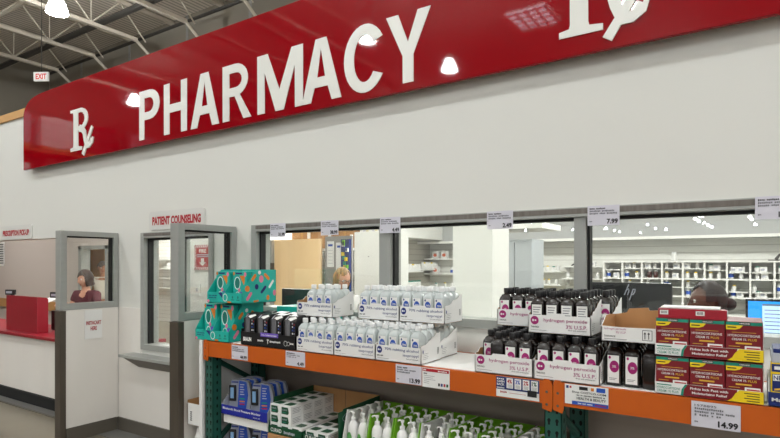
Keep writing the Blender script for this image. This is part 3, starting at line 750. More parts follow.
def trayfull(x, y, z, kind, tlabel, where, pool, miss=(), seed=1, mirror=False, front=None, rows=3):
    m = tray_mesh(TW, TD, kind, seed=seed)
    o = m.build('display_tray'); o.location = (x, y, z)
    tag(o, tlabel, 'carton tray', 'white open carton trays on the rack')
    for r_ in range(rows):
        for c_ in range(4):
            if (r_, c_) in miss: continue
            pl = pool
            if front and (r_, c_) in front: pl = front[(r_, c_)]
            nm = {'alc':'frosted alcohol bottle', 'per':'black peroxide bottle with magenta label'}[kind]
            if pl is perb: nm = 'black peroxide bottle turned to grey text label'
            if pl is pern: nm = 'unlabelled black peroxide bottle'
            lb = '%s, %s row, %s from left, %s' % (nm, ('front','middle','back')[r_], ('first','second','third','fourth')[c_], where)
            pl.put((x+0.0385+c_*0.0673, y+0.036+r_*0.0665, z+0.0035), 0, lb, nm.split(',')[0]+'s')
Z2 = DZ+0.192
fy = S+0.008
R12 = ((1,0),(1,1),(1,2),(1,3),(2,0),(2,1),(2,2),(2,3))
LA, LP_ = 'white rubbing alcohol tray', 'white hydrogen peroxide tray'
trayfull(-2.222, fy, DZ, 'alc', LA+', lower tier, next to the black thermometer cartons', 'lower left tray', alc, seed=1)
trayfull(-1.941, fy, DZ, 'alc', LA+', lower tier, middle one', 'lower middle tray', alc, seed=2)
trayfull(-1.660, fy, DZ, 'alc', LA+', lower tier, right one with a torn side', 'lower right tray', alc, seed=3)
trayfull(-1.668, fy+TD+0.012, DZ, 'alc', LA+' with torn side, standing behind the lower right one', 'tray behind the lower right', alc, seed=4)
trayfull(-1.950, fy+TD+0.012, DZ, 'alc', LA+', mostly hidden, standing behind the lower middle one', 'tray behind the lower middle', alc, seed=15, rows=1)
trayfull(-2.232, fy+TD+0.012, DZ, 'alc', LA+', mostly hidden, standing behind the lower left one', 'tray behind the lower left', alc, seed=16, rows=1)
trayfull(-2.325, fy+0.115, Z2, 'alc', LA+', upper tier, left one with an empty corner', 'upper left tray', alc, miss=((0,0),(1,0),(2,0)), seed=5)
trayfull(-1.895, fy+0.165, Z2, 'alc', LA+', upper tier, middle one', 'upper middle tray', alc, seed=6)
trayfull(-1.613, fy+0.165, Z2, 'alc', LA+', upper tier, right one', 'upper right tray', alc, seed=7)
trayfull(-1.088, fy, DZ, 'per', LP_+', lower tier, at the left beside the bare deck', 'lower left tray', perx, miss=((0,0),), front={(0,1):pern}, seed=8)
trayfull(-0.803, fy, DZ, 'per', LP_+', lower tier, right over the green post', 'lower right tray', perx, seed=9)
trayfull(-1.10, fy+TD+0.012, DZ, 'per', LP_+' behind the lower left one', 'tray behind the lower left', pern, seed=10)
trayfull(-0.80, fy+TD+0.012, DZ, 'per', LP_+' behind the lower right one', 'tray behind the lower right', pern, seed=11, rows=1)
trayfull(-0.858, fy+0.085, Z2, 'per', LP_+', upper tier, in front with grey-text bottles', 'upper front tray', perb, seed=12)
trayfull(-1.096, fy+0.295, Z2, 'per', LP_+', upper tier, set back at the left', 'upper left tray', perx, seed=13)
trayfull(-0.808, fy+0.295, Z2, 'per', LP_+', upper tier, behind the front one', 'upper back tray', perx, seed=14)
# kraft flap in the empty corner of the upper left alcohol tray
mb = MB(); mb.prism(Fr((-2.318, fy+0.22, Z2+0.004)), [(0,0),(0.085,0),(0.082,0.13),(0.06,0.135),(0.03,0.11),(0.0,0.09)], KRAFT, 0.003)
tag(mb.build('cardboard_flap'), 'torn brown cardboard flap standing in the upper left alcohol tray', 'cardboard')
# loose peroxide bottles under the empty carton
for r_ in range(4):
    for c_ in range(3):
        pl = perx if (c_ < 2) else pern
        pl.put((-0.478+c_*0.0705, fy+0.072+r_*0.066, DZ), 0, 'loose black peroxide bottle under the empty carton, %s row, %s from left' % (('front','second','third','back')[r_], NTH[c_]), 'loose peroxide bottles under the empty carton')
# the empty carton on them, side turned to the front
m = MB(); W, Dp, t = 0.212, 0.277, 0.003
m.box(0,W,0,Dp,0,t,KRAFT)
m.prism(Fr((0,0,0)), [(0,0),(W,0),(W,0.062),(0.10,0.060),(0,0.063)], PAPER, t); m.prism(Fr((W,t,0),(-1,0,0)), [(0,0),(W,0),(W,0.063),(0.11,0.060),(0,0.062)], KRAFT, 0.0004)
m.prism(Fr((W,Dp,0),(-1,0,0)), [(0,0),(W,0),(W,0.09),(0.16,0.10),(0.15,0.118),(0.07,0.125),(0.065,0.112),(0,0.118)], PAPER, t)
m.prism(Fr((0,Dp-t,0)), [(0,0),(W,0),(W,0.118),(W-0.065,0.112),(W-0.07,0.125),(W-0.15,0.118),(W-0.16,0.10),(0,0.09)], KRAFT, 0.0005, 0.0005)
lp_ = [(0,0),(Dp,0),(Dp,0.09),(Dp*0.6,0.10),(Dp*0.3,0.10),(Dp*0.15,0.080),(0,0.063)]; rp_ = [(0,0),(Dp,0),(Dp,0.118),(Dp*0.7,0.13),(Dp*0.45,0.115),(Dp*0.25,0.095),(0,0.062)]
m.prism(Fr((0,Dp,0),(0,-1,0)), [(Dp-y,z) for y,z in lp_], PAPER, t); m.prism(Fr((t,0,0),(0,1,0)), lp_, KRAFT, 0.0003, 0.0003)
m.prism(Fr((W,0,0),(0,1,0)), rp_, PAPER, t); m.prism(Fr((W-t,Dp,0),(0,-1,0)), [(Dp-y,z) for y,z in rp_], KRAFT, 0.0003, 0.0003)
fr = Fr((0,0,0)); m.text(fr,'hydrogen peroxide',0.012,0.047,0.010,MAGENTA,w=0.085,l=1,bold=0.0); m.text(fr,'3% U.S.P.',0.058,0.035,0.009,MAGENTA,w=0.04,l=1,bold=0.0)
m.text(fr,'TWIN PACK',0.012,0.018,0.008,INK,w=0.045,l=1,bold=0.02); m.rect(fr,0.012,0.1,0.01,0.012,GREYINK,1)
m.rect(fr,0.158,0.195,0.012,0.054,INK,1); m.rect(fr,0.160,0.193,0.014,0.052,PAPER,2)
for a in (0.168,0.182): m.rect(fr,a-0.0015,a+0.0015,0.018,0.038,INK,3); m.poly(fr,[(a-0.005,0.038),(a+0.005,0.038),(a,0.047)],INK,3)
o = m.build('empty_carton'); o.location = (-0.520, fy+0.01, DZ+0.188); tag(o,'empty white carton tray with brown inside, on the loose peroxide bottles','carton')

# ------------------------------------------------------------------ maroon cream cartons
def hbox():
    m = MB(); w, d_, hh = 0.115, 0.05, 0.143
    m.box(0,w,0,d_,0,hh,MAROON,0.0015)
    fr = Fr((0,0,0))
    m.rect(fr,0.001,w-0.001,hh-0.014,hh-0.002,HTEAL,0.6); m.rect(fr,0.042,0.078,hh-0.012,hh-0.003,INK,1); m.text(fr,'KIRKLAND',0.044,hh-0.010,0.005,PAPER,w=0.032,l=1.4)
    m.ell(fr,0.022,hh-0.022,0.026,0.009,YEL,1.2,t0=0,t1=360) if False else m.poly(fr,[(0.001,hh-0.014),(0.055,hh-0.014),(0.045,hh-0.026),(0.03,hh-0.031),(0.001,hh-0.031)],YEL,1)
    m.rect(fr,0.006,0.034,hh-0.024,hh-0.020,INK,1.6)
    m.rect(fr,0.02,0.095,hh-0.041,hh-0.0395,GOLD,1)
    m.text(fr,'HYDROCORTISONE',0.007,hh-0.056,0.0085,PAPER,w=0.1,l=1,bold=0.01)
    m.text(fr,'CREAM 1%',0.02,hh-0.070,0.0085,PAPER,w=0.045,l=1,bold=0.01); m.text(fr,'PLUS',0.07,hh-0.070,0.0085,GOLD,w=0.027,l=1,bold=0.02)
    m.rect(fr,0.032,0.082,hh-0.083,hh-0.077,GOLD,1)
    m.rect(fr,0.01,0.045,hh-0.093,hh-0.091,GOLD,1)
    m.rect(fr,0.06,0.108,hh-0.105,hh-0.089,PAPER,1); m.rect(fr,0.066,0.106,hh-0.1,hh-0.095,REDINK,1.5); m.rect(fr,0.008,0.05,hh-0.105,hh-0.1,HTEAL,1)
    return m.build('cream_carton')
hp_ = Pool(tag(hbox(), None, 'carton'))
def htray(x, y, z, lab):
    m = MB(); W, Dp, t = 0.358, 0.215, 0.002
    m.box(0,W,0,Dp,0,t,PAPER); fr = Fr((0,0,0)); m.box(0,W,0,t,0,0.045,PAPER)
    m.prism(Fr((0,0,0)), [(0.10,0.001),(0.25,0.001),(0.265,0.012),(0.275,0.03),(0.277,0.0445),(0.115,0.0445),(0.102,0.025)], MAROON, 0.0005, 0.0006)
    m.prism(Fr((0,0,0)), [(0.245,0.001),(W-0.001,0.001),(W-0.001,0.0445),(0.283,0.0445),(0.27,0.03),(0.26,0.012)], YEL, 0.0005, 0.0007)
    m.poly(fr,[(0.092,0.001),(0.1,0.001),(0.103,0.025),(0.115,0.0445),(0.107,0.0445),(0.095,0.025)],HTEAL,0.9)
    m.text(fr,'HYDROCORTISONE',0.008,0.020,0.0095,HTEAL,w=0.082,l=1,bold=0.01); m.text(fr,'CREAM 1% PLUS',0.008,0.007,0.0095,HTEAL,w=0.076,l=1,bold=0.01); m.rect(fr,0.008,0.06,0.034,0.038,HTEAL,1)
    m.text(fr,'Fights Itch Fast with',0.124,0.025,0.0115,PAPER,w=0.124,l=1.5,bold=0.03); m.text(fr,'Moisturizing Relief',0.13,0.009,0.0115,PAPER,w=0.115,l=1.5,bold=0.03)
    for k in range(4): m.rect(fr,0.298+0.008*(k%2),0.345,0.034-k*0.009,0.037-k*0.009,INK,1.5)
    for side in (0,1):
        pts = [(0,0),(Dp,0),(Dp,0.13),(0.05,0.13),(0.03,0.10),(0.008,0.045),(0,0.045)]
        if side: m.prism(Fr((W,0,0),(0,1,0)), pts, PAPER, t)
        else: m.prism(Fr((0,Dp,0),(0,-1,0)), [(Dp-y_,z_) for y_,z_ in pts], PAPER, t)
    if True:
        fs = Fr((W,0,0),(0,1,0)); m.rect(fs,0.0,0.012,0.001,0.044,YEL,1); m.rect(fs,0.05,0.18,0.05,0.06,HTEAL,1)
    m.box(0,W,Dp-t,Dp,0,0.13,PAPER)
    o = m.build('display_tray'); o.location = (x,y,z); tag(o, lab, 'carton tray')
    return o
hx = -0.3155
for ti, (z, nm) in enumerate(((DZ,'lower'),(DZ+0.151,'upper'))):
    htray(hx, fy-0.002, z, nm+' white, maroon and yellow cream display tray at the right')
    for r_ in range(4):
        for c_ in range(3):
            hp_.put((hx+0.004+c_*0.1178, fy+0.004+r_*0.051, z+0.0025), 0, 'maroon hydrocortisone cream carton, %s tray, %s row, %s from left' % (nm, ('front','second','third','back')[r_], NTH[c_]), 'maroon cream cartons')
m = MB(); m.box(0,0.232,0,0.05,0,0.036,REDBOX,0.0015); m.box(0.004,0.222,0.006,0.12,0.0,0.033,REDBOX,0.0015)
fr = Fr((0,0,0))
for a in (0.006, 0.13): 
    m.rect(fr,a,a+0.03,0.013,0.03,PAPER,1)
    for k in range(5): m.rect(fr,a+0.005+k*0.0042,a+0.007+k*0.0042,0.017,0.027,INK,1.6)
m.rect(Fr((0.232,0,0),(0,1,0)),0.006,0.04,0.006,0.03,SILV,1)
m.v = m.v; 
o = m.build('cream_carton'); o.location = (hx+0.012, fy+0.006, DZ+0.151+0.1465); tag(o,'long red cream carton lying flat on top of the upper tray','carton','maroon cream cartons')
m = MB(); m.box(0,0.2,0,0.11,0,0.006,PAPER,0.001); o = m.build('folded_leaflet'); o.location = (hx+0.02, fy+0.012, DZ+0.151+0.1465+0.037); tag(o,'folded white leaflet lying on the flat red cream carton','leaflet')
# neighbour: navy and yellow cartons
m = MB(); m.box(0,0.3,0,0.003,0,0.05,NAVYC); m.box(0,0.3,0,0.2,0,0.002,PAPER); m.box(0,0.003,0.003,0.2,0,0.10,PAPER); m.box(0.297,0.3,0.003,0.2,0,0.10,PAPER); m.box(0,0.3,0.197,0.2,0,0.10,PAPER)
m.text(Fr((0,0,0)),'Maximum Strength',0.01,0.014,0.017,PAPER,w=0.2,l=1,bold=0.03)
o = m.build('display_tray'); o.location = (0.055, fy-0.002, DZ); tag(o,'navy display tray with white lettering at the far right of the deck','carton tray')
m = MB(); m.box(0,0.125,0,0.06,0,0.15,YEL,0.0015); fr = Fr((0,0,0)); m.rect(fr,0.004,0.121,0.05,0.112,NAVYC,1); m.rect(fr,0.006,0.119,0.088,0.11,PAPER,1.5); m.text(fr,'NEOSPORIN',0.008,0.091,0.016,NAVYC,w=0.105,l=2,bold=0.02)
m.rect(fr,0.002,0.123,0.12,0.148,NAVYC,1); m.rect(fr,0.01,0.09,0.128,0.14,PAPER,1.5); m.poly(fr,[(0.01,0.06),(0.1,0.075),(0.1,0.068),(0.01,0.053)],GOLD,1.5)
o = m.build('ointment_carton'); tag(o, None, 'carton'); op = Pool(o)
op.put((0.063, fy+0.004, DZ+0.003), 0, 'navy and yellow ointment carton standing in the navy tray at the far right')
m = MB(); m.box(0,0.28,0,0.17,0,0.035,SILV,0.003); m.box(0.005,0.275,0.005,0.165,0.035,0.05,NAVYC,0.002); o = m.build('carton'); o.location = (0.065, fy+0.01, DZ+0.154); tag(o,'flat silver and navy carton lying on the ointment carton','carton')

# ------------------------------------------------------------------ teal display
def tealpack():
    r = MB(); w, d_, hh = 0.13, 0.04, 0.2
    r.box(0,w,0,d_,0,hh,TEAL,0.002); fr = Fr((0,0,0)); fr2 = Fr((w,0,0),(0,1,0))
    r.ring(fr,0.042,hh-0.075,0.03,0.042,0.006,PAPER,1); r.ell(fr,0.042,hh-0.075,0.022,0.033,TEALD,1)
    r.poly(fr,[(0.062,hh-0.026),(0.112,hh-0.026),(0.112,hh-0.06),(0.105,hh-0.088)],OR2,1)
    r.ell(fr,0.06,hh-0.12,0.012,0.012,PINK,1.3); r.ell(fr,0.085,hh-0.15,0.024,0.02,PURP,1.2)
    r.ring(fr,0.045,hh-0.158,0.024,0.028,0.005,PAPER,1.6)
    r.rect(fr,0.025,0.085,hh-0.016,hh-0.007,CNAVY,1); r.ell(fr,0.01,hh-0.013,0.009,0.012,OR2,1); r.ell(fr,0.115,hh-0.018,0.012,0.015,PINK,1.2)
    return r.build('teal_carton')
tp = Pool(tag(tealpack(), None, 'carton'))
def tealtray(x, y, z, lab, big):
    m = MB(); W, Dp, t = 0.335, 0.30, 0.003; hs = 0.215 if big else 0.25
    m.box(0,W,0,Dp,0,t,TEAL); m.box(0,W,0,t,0,0.068,TEAL); m.box(0,W,Dp-t,Dp,0,hs,TEAL)
    fr = Fr((0,0,0)); m.ring(fr,0.178,0.036,0.022,0.026,0.005,PAPER,1); m.poly(fr,[(0.11,0.066),(0.15,0.066),(0.152,0.03)],CNAVY,1)
    m.text(fr,'~TEETH WHITENING',0.018,0.042,0.008,CNAVY,w=0.08,l=1); m.text(fr,'~PREMIUM KIT',0.018,0.028,0.008,CNAVY,w=0.075,l=1); m.ell(fr,0.012,0.01,0.012,0.009,PINK,1); m.ell(fr,0.215,0.008,0.02,0.006,OR2,1)
    for a in (0.235,0.285): m.rect(fr,a,a+0.028,0.02,0.026,TEALD,1); m.ell(fr,a+0.014,0.04,0.007,0.009,TEALD,1)
    pts = [(0,0),(Dp,0),(Dp,hs),(0.115,hs),(0,0.068)]
    m.prism(Fr((0,Dp,0),(0,-1,0)), [(Dp-y_,z_) for y_,z_ in pts], TEAL, t)
    m.prism(Fr((W/2+0.002,0,0),(0,1,0)), [(0.003,0),(Dp,0),(Dp,hs-0.01),(0.115,hs-0.01),(0.003,0.068)], TEAL, t)
    fs = Fr((W,0,0),(0,1,0)); m.prism(fs, pts, TEAL, t)
    if True:
        def cap_(ca, cb, L, wd, ang, mm):
            c0, s0 = math.cos(math.radians(ang)), math.sin(math.radians(ang)); P = []
            for sg in (1,-1):
                for k in range(7):
                    tt = math.radians(-90+180*k/6 + (0 if sg == 1 else 180)); P.append((sg*L/2+wd/2*math.cos(tt), wd/2*math.sin(tt)))
            m.poly(fs, [(ca+a*c0-b*s0, cb+a*s0+b*c0) for a,b in P], mm, 1)
        cap_(0.10,0.165,0.035,0.022,50,OR2); cap_(0.215,0.17,0.04,0.022,-40,OR2); m.ell(fs,0.15,0.198,0.013,0.013,PAPER,1)
        m.ell(fs,0.165,0.155,0.02,0.024,PINK,1); m.ell(fs,0.125,0.105,0.016,0.018,CNAVY,1); cap_(0.185,0.085,0.045,0.02,45,CNAVY)
        m.rect(fs,0,0,0,0,TEAL,1); cap_(0.255,0.12,0.05,0.018,50,PAPER); m.ell(fs,0.045,0.095,0.02,0.02,OR2,1); cap_(0.06,0.045,0.045,0.022,50,PINK)
        m.ell(fs,0.285,0.06,0.014,0.02,PINK,1); m.ell(fs,0.225,0.03,0.014,0.018,OR2,1); cap_(0.12,0.012,0.035,0.012,5,OR2)
    o = m.build('display_tray'); o.location = (x,y,z); tag(o, lab, 'carton tray'); return o
for k, (x, y, z, nm) in enumerate(((-3.14, fy-0.002, DZ, 'lower'), (-3.03, fy+0.008, DZ+0.253, 'upper'))):
    tealtray(x, y, z, nm+' teal confetti display tray at the left end of the deck', k)
    for r_ in range(3):
        for c_ in range(2):
            q_ = tp.put((x+0.018+c_*0.166, y+0.06+r_*0.045, z+0.0035), 0, 'teal carton with a white ring, %s tray, %s row, %s column' % (nm, ('front','second','back')[r_], ('left','right')[c_]), 'teal cartons in the confetti trays')
            if k == 0: q_.scale = (1,1,1.17)
            else: q_.scale = (1,1,1)
m = MB(); m.box(0,0.42,0,0.19,0,0.225,TEAL,0.003); fr = Fr((0,0,0)); ft = Fr((0,0,0.225),(1,0,0),(0,1,0))
for a, b, mm in ((0.1,0.05,PAPER),(0.2,0.12,OR2),(0.3,0.06,PINK),(0.36,0.13,CNAVY)): m.ell(ft,a,b,0.02,0.02,mm,1)
m.ell(fr,0.28,0.2,0.02,0.018,PAPER,1); m.ell(fr,0.38,0.19,0.018,0.014,OR2,1)
o = m.build('carton'); o.location = (-2.66, 2.675, DZ); tag(o,'closed teal confetti carton standing behind the black thermometer cartons','carton')

# ------------------------------------------------------------------ black thermometer display
def bpack():
    r = thing('thermometer_pack', None, 'carton')
    m = MB(); w, d_, hh = 0.098, 0.1, 0.19
    m.loft([[(0,0,0),(w,0,0),(w,d_,0),(0,d_,0)],[(0,0,hh-0.03),(w,0,hh-0.03),(w,d_,hh-0.008),(0,d_,hh-0.008)],[(0.008,0.035,hh),(w-0.008,0.035,hh),(w-0.008,d_-0.01,hh+0.006),(0.008,d_-0.01,hh+0.006)]], BLACKBOX, False)
    fr = Fr((0,0,0))
    for k in range(5): m.rect(fr,0.070,0.077,hh-0.045-k*0.02,hh-0.035-k*0.02,(SILV,PAPER,BLUEL,PAPER,REDINK)[k],1)
    for k in range(4): m.rect(fr,0.083,0.09,hh-0.05-k*0.018,hh-0.042-k*0.018,(REDINK,BLUEL,NAVY,SILV)[k],1)
    m.build('pack_body', r)
    m = MB(); m.lathe([(0.017,0.01),(0.02,0.04),(0.019,hh-0.03),(0.012,hh-0.018)], (0.035,-0.0,0), mat('smoked_plastic',(96,96,100),0.12), 14, 1, 0.5); m.build('blister_window', r)
    m = MB(); n=8; ft = Fr((0.0,0.0,hh-0.03),(1,0,0),(0,0.035,0.03)); m.poly(ft,[(0.02,0.008),(0.06,0.006),(0.088,0.03),(0.07,0.042),(0.032,0.028)],PAPER,1); m.poly(ft,[(0.006,0.012),(0.014,0.012),(0.018,0.04),(0.012,0.04)],SILV,1); m.build('white_top_print', r)
    return r
bp_ = Pool(bpack())
m = MB(); W, Dp = 0.462, 0.25; m.box(0,W,0,Dp,0,0.003,BLACKBOX); m.box(0,W,0,0.003,0,0.082,BLACKBOX); m.box(0,W,Dp-0.003,Dp,0,0.1,BLACKBOX); m.box(0,0.003,0.003,Dp-0.003,0,0.1,BLACKBOX)
m.prism(Fr((W,0,0),(0,1,0)), [(0,0),(Dp,0),(Dp,0.1),(0.05,0.11),(0,0.082)], BLACKBOX, 0.003)
fr = Fr((0,0,0)); m.text(fr,'BRAUN',0.022,0.024,0.026,PAPER,w=0.072,l=1,bold=0.05); m.rect(fr,0.175,0.325,0.062,0.086,PURP,1.2); m.text(fr,'3-in-1 thermometer',0.185,0.068,0.011,PAPER,w=0.13,l=2)
m.text(fr,'~in-ear',0.15,0.03,0.012,PAPER,w=0.05,l=1); m.rect(fr,0.235,0.24,0.02,0.048,PAPER,1); m.rect(fr,0.228,0.247,0.042,0.047,PAPER,1); m.text(fr,'~touchless',0.255,0.030,0.012,PAPER,w=0.09,l=1)
m.ring(fr,0.385,0.034,0.014,0.016,0.002,PAPER,1); m.ring(fr,0.408,0.034,0.012,0.012,0.002,PAPER,1); m.text(fr,'~bath',0.422,0.03,0.012,PAPER,l=1,w=0.028)
o = m.build('display_tray'); o.location = (-2.692, fy-0.002, DZ); tag(o,'black thermometer display tray between the teal and the alcohol trays','carton tray')
for r_ in range(2):
    for c_ in range(4):
        bp_.put((-2.68+c_*0.114, fy+0.012+r_*0.11, DZ+0.004), 0, 'black thermometer pack with white top print, %s row, %s from left' % (('front','back')[r_], NTH[c_]), 'black thermometer packs')

# ------------------------------------------------------------------ LOWER SHELF
LZ = 0.301
# blood pressure monitor packs
def bpm():
    r = thing('monitor_pack', None, 'pack'); w, hh = 0.15, 0.19
    m = MB()
    prof = [(0,0),(w,0),(w+0.008,0.06),(w+0.004,0.13),(w-0.012,hh-0.01),(w*0.6,hh),(0.02,hh-0.005),(0.004,0.1)]
    m.prism(Fr((0,0,0)), prof, mat('blister_grey', (140,145,158), 0.35), 0.028)
    fr = Fr((0,0,0)); m.poly(fr,[(0.064,0.002),(0.125,0.002),(0.140,0.09),(0.128,0.176),(0.075,0.184),(0.07,0.1)],BPBLUE,1)
    m.rect(fr,0.02,0.07,0.168,0.178,NAVY,1)
    for k in range(5): m.rect(fr,0.082,0.112-0.006*(k%2),0.155-k*0.016,0.161-k*0.016,SILV,1.5)
    for k, mm in enumerate((HTEAL,OR2,REDINK)): m.rect(fr,0.078,0.115,0.062-k*0.018,0.07-k*0.018,mm,1.5)
    m.build('blister_card', r)
    m = MB(); m.box(0.01,0.056,-0.016,0.0,0.05,0.155,BLACK,0.006); m.box(0.022,0.045,-0.018,-0.015,0.07,0.14,BPLIGHT); m.build('device', r)
    return r
mp = Pool(bpm())
def bptray(x, y, z, lab):
    m = MB(); W, Dp = 0.42, 0.3
    m.box(0,W,0,Dp,0,0.003,PAPER); m.prism(Fr((0,0,0)),[(0,0),(W,0),(W,0.062),(0,0.062)],ROYAL,0.003); m.box(0,W,Dp-0.003,Dp,0,0.06,PAPER)
    m.text(Fr((0,0,0)),'Bluetooth Blood Pressure Monitor',0.015,0.034,0.015,PAPER,w=0.35,l=1,bold=0.02); m.text(Fr((0,0,0)),'~upper arm',0.3,0.012,0.009,SILV,w=0.06,l=1)
    for side in (0,1):
        pts = [(0,0),(Dp,0),(Dp,0.12),(0.06,0.12),(0,0.062)]
        if side: m.prism(Fr((W,0.003,0),(0,1,0)), pts, SILV, 0.002)
        else: m.prism(Fr((0,Dp,0),(0,-1,0)), [(Dp-a,b) for a,b in pts], SILV, 0.002)
    o = m.build('display_tray'); o.location = (x,y,z); tag(o, lab, 'carton tray')
bptray(-2.915, 2.425, LZ+0.001, 'blue and white blood pressure monitor tray on the lower shelf, bottom tier')
bptray(-2.915, 2.425, LZ+0.262, 'blue and white blood pressure monitor tray on the lower shelf, upper tier')
for ti, z in enumerate((LZ+0.001, LZ+0.262)):
    for r_ in range(3 if ti else 1):
        for c_ in range(2):
            mp.put((-2.875+c_*0.205, 2.452+r_*0.062, z+0.004 if ti == 0 else z+0.035), 0.36, 'blue and silver blood pressure monitor pack, %s tier, %s row, %s column' % (('bottom','upper')[ti], ('front','second','third','back')[r_], ('left','right')[c_]), 'blood pressure monitor packs')
m = MB(); m.box(0,0.405,0,0.26,0,0.03,PAPER); o = m.build('tray_insert'); o.location = (-2.908, 2.44, LZ+0.2665); tag(o,'white raised insert inside the upper blood pressure monitor tray','carton insert')
m = MB(); m.box(0,0.405,0,0.26,0,0.055,PAPER); o = m.build('tray_insert'); o.location = (-2.908, 2.44, LZ+0.2045); tag(o,'white spacer carton between the two blood pressure monitor tiers','carton insert')
# bandage cartons
def cbox():
    m = MB(); w, d_, hh = 0.083, 0.1, 0.058
    m.box(0,w,0,d_,0,hh,PAPER,0.001); fr = Fr((0,0,0)); fs = Fr((w,0,0),(0,1,0)); ft = Fr((0,0,hh),(1,0,0),(0,1,0))
    m.poly(fr,[(0.008,0.008),(0.06,0.008),(0.068,0.02),(0.06,0.05),(0.008,0.05)],DGREEN,1); m.text(fr,'CURAD',0.012,0.03,0.009,SILV,w=0.04,l=1.5); m.rect(fr,0.012,0.045,0.016,0.02,HTEAL,1.5)
    m.poly(ft,[(0.008,0.02),(0.06,0.02),(0.068,0.045),(0.06,0.08),(0.008,0.08)],DGREEN,1)
    for k in range(4): m.rect(fs,0.015,0.085-0.01*(k%2),0.042-k*0.009,0.044-k*0.009,GREYINK,1)
    return m.build('bandage_carton')
cp = Pool(tag(cbox(), None, 'carton'))
def ctray(x, y, z, lab, Dp=0.42, W=0.275, hh=0.06, bh=0.215, low=1):
    m = MB(); m.box(0,W,0,Dp,0,0.003,KRAFT); m.box(0,W,0,0.003,0,hh-0.012,DGREEN); m.text(Fr((0,0,0)),'CURAD',0.02,0.012,0.024,PAPER,w=0.09,l=1,bold=0.02); m.text(Fr((0,0,0)),'~BANDAGES',0.13,0.012,0.018,SILV,w=0.09,l=1)
    m.box(0,W,Dp-0.003,Dp,0,bh,KRAFT); 
    for side in (0,1):
        pts = [(0,0),(Dp,0),(Dp,bh),(0.05,bh-0.005),(0,hh-0.012)] if side != low else [(0,0),(Dp,0),(Dp,0.05),(0,hh-0.012)]
        if side: m.prism(Fr((W,0.0,0),(0,1,0)), pts, DGREEN, 0.003)
        else: m.prism(Fr((0,Dp,0),(0,-1,0)), [(Dp-a,b) for a,b in pts], DGREEN, 0.003)
    o = m.build('display_tray'); o.location = (x,y,z); tag(o, lab, 'carton tray')
CZ = 0.51
m = MB(); m.box(0,0.56,0,0.44,0,CZ-LZ-0.003,KRAFT,0.004); o = m.build('shipping_carton'); o.location = (-2.485, 2.42, LZ+0.001); tag(o,'brown shipping carton under the green bandage trays','carton')
ctray(-2.482, 2.425, CZ, 'dark green bandage display tray beside the blue monitor tray')
for r_ in range(4):
    for c_ in range(3):
        for l_ in range(3):
            if c_ == 2 and l_ > 0: continue
            cp.put((-2.472+c_*0.087, 2.432+r_*0.1015, CZ+0.004+l_*0.0585), 0, 'white and green bandage carton, %s layer, %s row, %s from left in the left tray' % (('bottom','middle','top')[l_], ('front','second','third','back')[r_], NTH[c_]), 'white and green bandage cartons')
m = MB(); m.box(0,0.26,0,0.003,0,0.2,KRAFT); o = m.build('cardboard_divider'); o.location = (-2.475, 2.85, CZ); tag(o,'brown cardboard wall standing behind the left bandage cartons','cardboard')
ctray(-2.202, 2.425, CZ, 'dark green bandage display tray with a tall kraft back, next to the lotion bottles', hh=0.05, bh=0.215, W=0.265, low=0)
for r_ in range(2):
    for c_ in range(2):
        cp.put((-2.185+c_*0.087, 2.435+r_*0.1015, CZ+0.004), 0, 'white and dark green bandage carton, %s row, %s column in the right tray' % (('front','second')[r_], ('left','right')[c_]), 'white and green bandage cartons')
m = MB(); fr = Fr((-1.9349,2.425,CZ),(0,1,0)); m.prism(Fr((-1.932,2.425,CZ),(0,1,0)),[(0,0),(0.25,0),(0.25,0.215),(0,0.20)],DGREEN,0.003); fr = Fr((-1.932,2.425,CZ),(0,1,0))
m.ring(fr,0.11,0.16,0.075,0.028,0.003,SILV,1); m.text(fr,'CURAD',0.06,0.148,0.026,SILV,w=0.1,l=1,bold=0.02)
for k, t_ in enumerate(('~ASSORTED','~BANDAGES')): m.text(fr,t_,0.05,0.095-k*0.035,0.022,SILV,w=0.12,l=1)
tag(m.build('display_card'),'dark green display card with an oval logo beside the lotion bottles','display card')

# lotion bottles in green trays
def lotion():
    r = thing('lotion_bottle', None, 'bottle')
    m = MB(); m.lathe([(0.026,0),(0.03,0.004),(0.031,0.11),(0.028,0.13),(0.018,0.145),(0.013,0.15),(0.013,0.158)], (0,0,0), LOTION, 18); m.build('bottle_body', r)
    m = MB(); m.lathe([(0.0145,0.152),(0.0145,0.168),(0.006,0.172),(0.005,0.186),(0.009,0.188),(0.010,0.2),(0.006,0.203)], (0,0,0), LOTION, 14)
    m.tube([(0.0,0,0.196),(-0.018,-0.0,0.198),(-0.03,0,0.194),(-0.034,0,0.188)], 0.0045, LOTION, 8); m.build('pump', r)
    m = MB(); m.ell(Fr((0,-0.0312,0.06)),0,0,0.018,0.03,mat('label_green',(90,160,90),0.5),1); m.build('bottle_label', r)
    return r
lo = Pool(lotion())
m = MB(); m.box(0,1.16,0,0.42,0,CZ-LZ-0.003,KRAFT,0.004); o = m.build('shipping_carton'); o.location = (-1.92, 2.43, LZ+0.001); tag(o,'long brown shipping carton under the green lotion trays','carton')
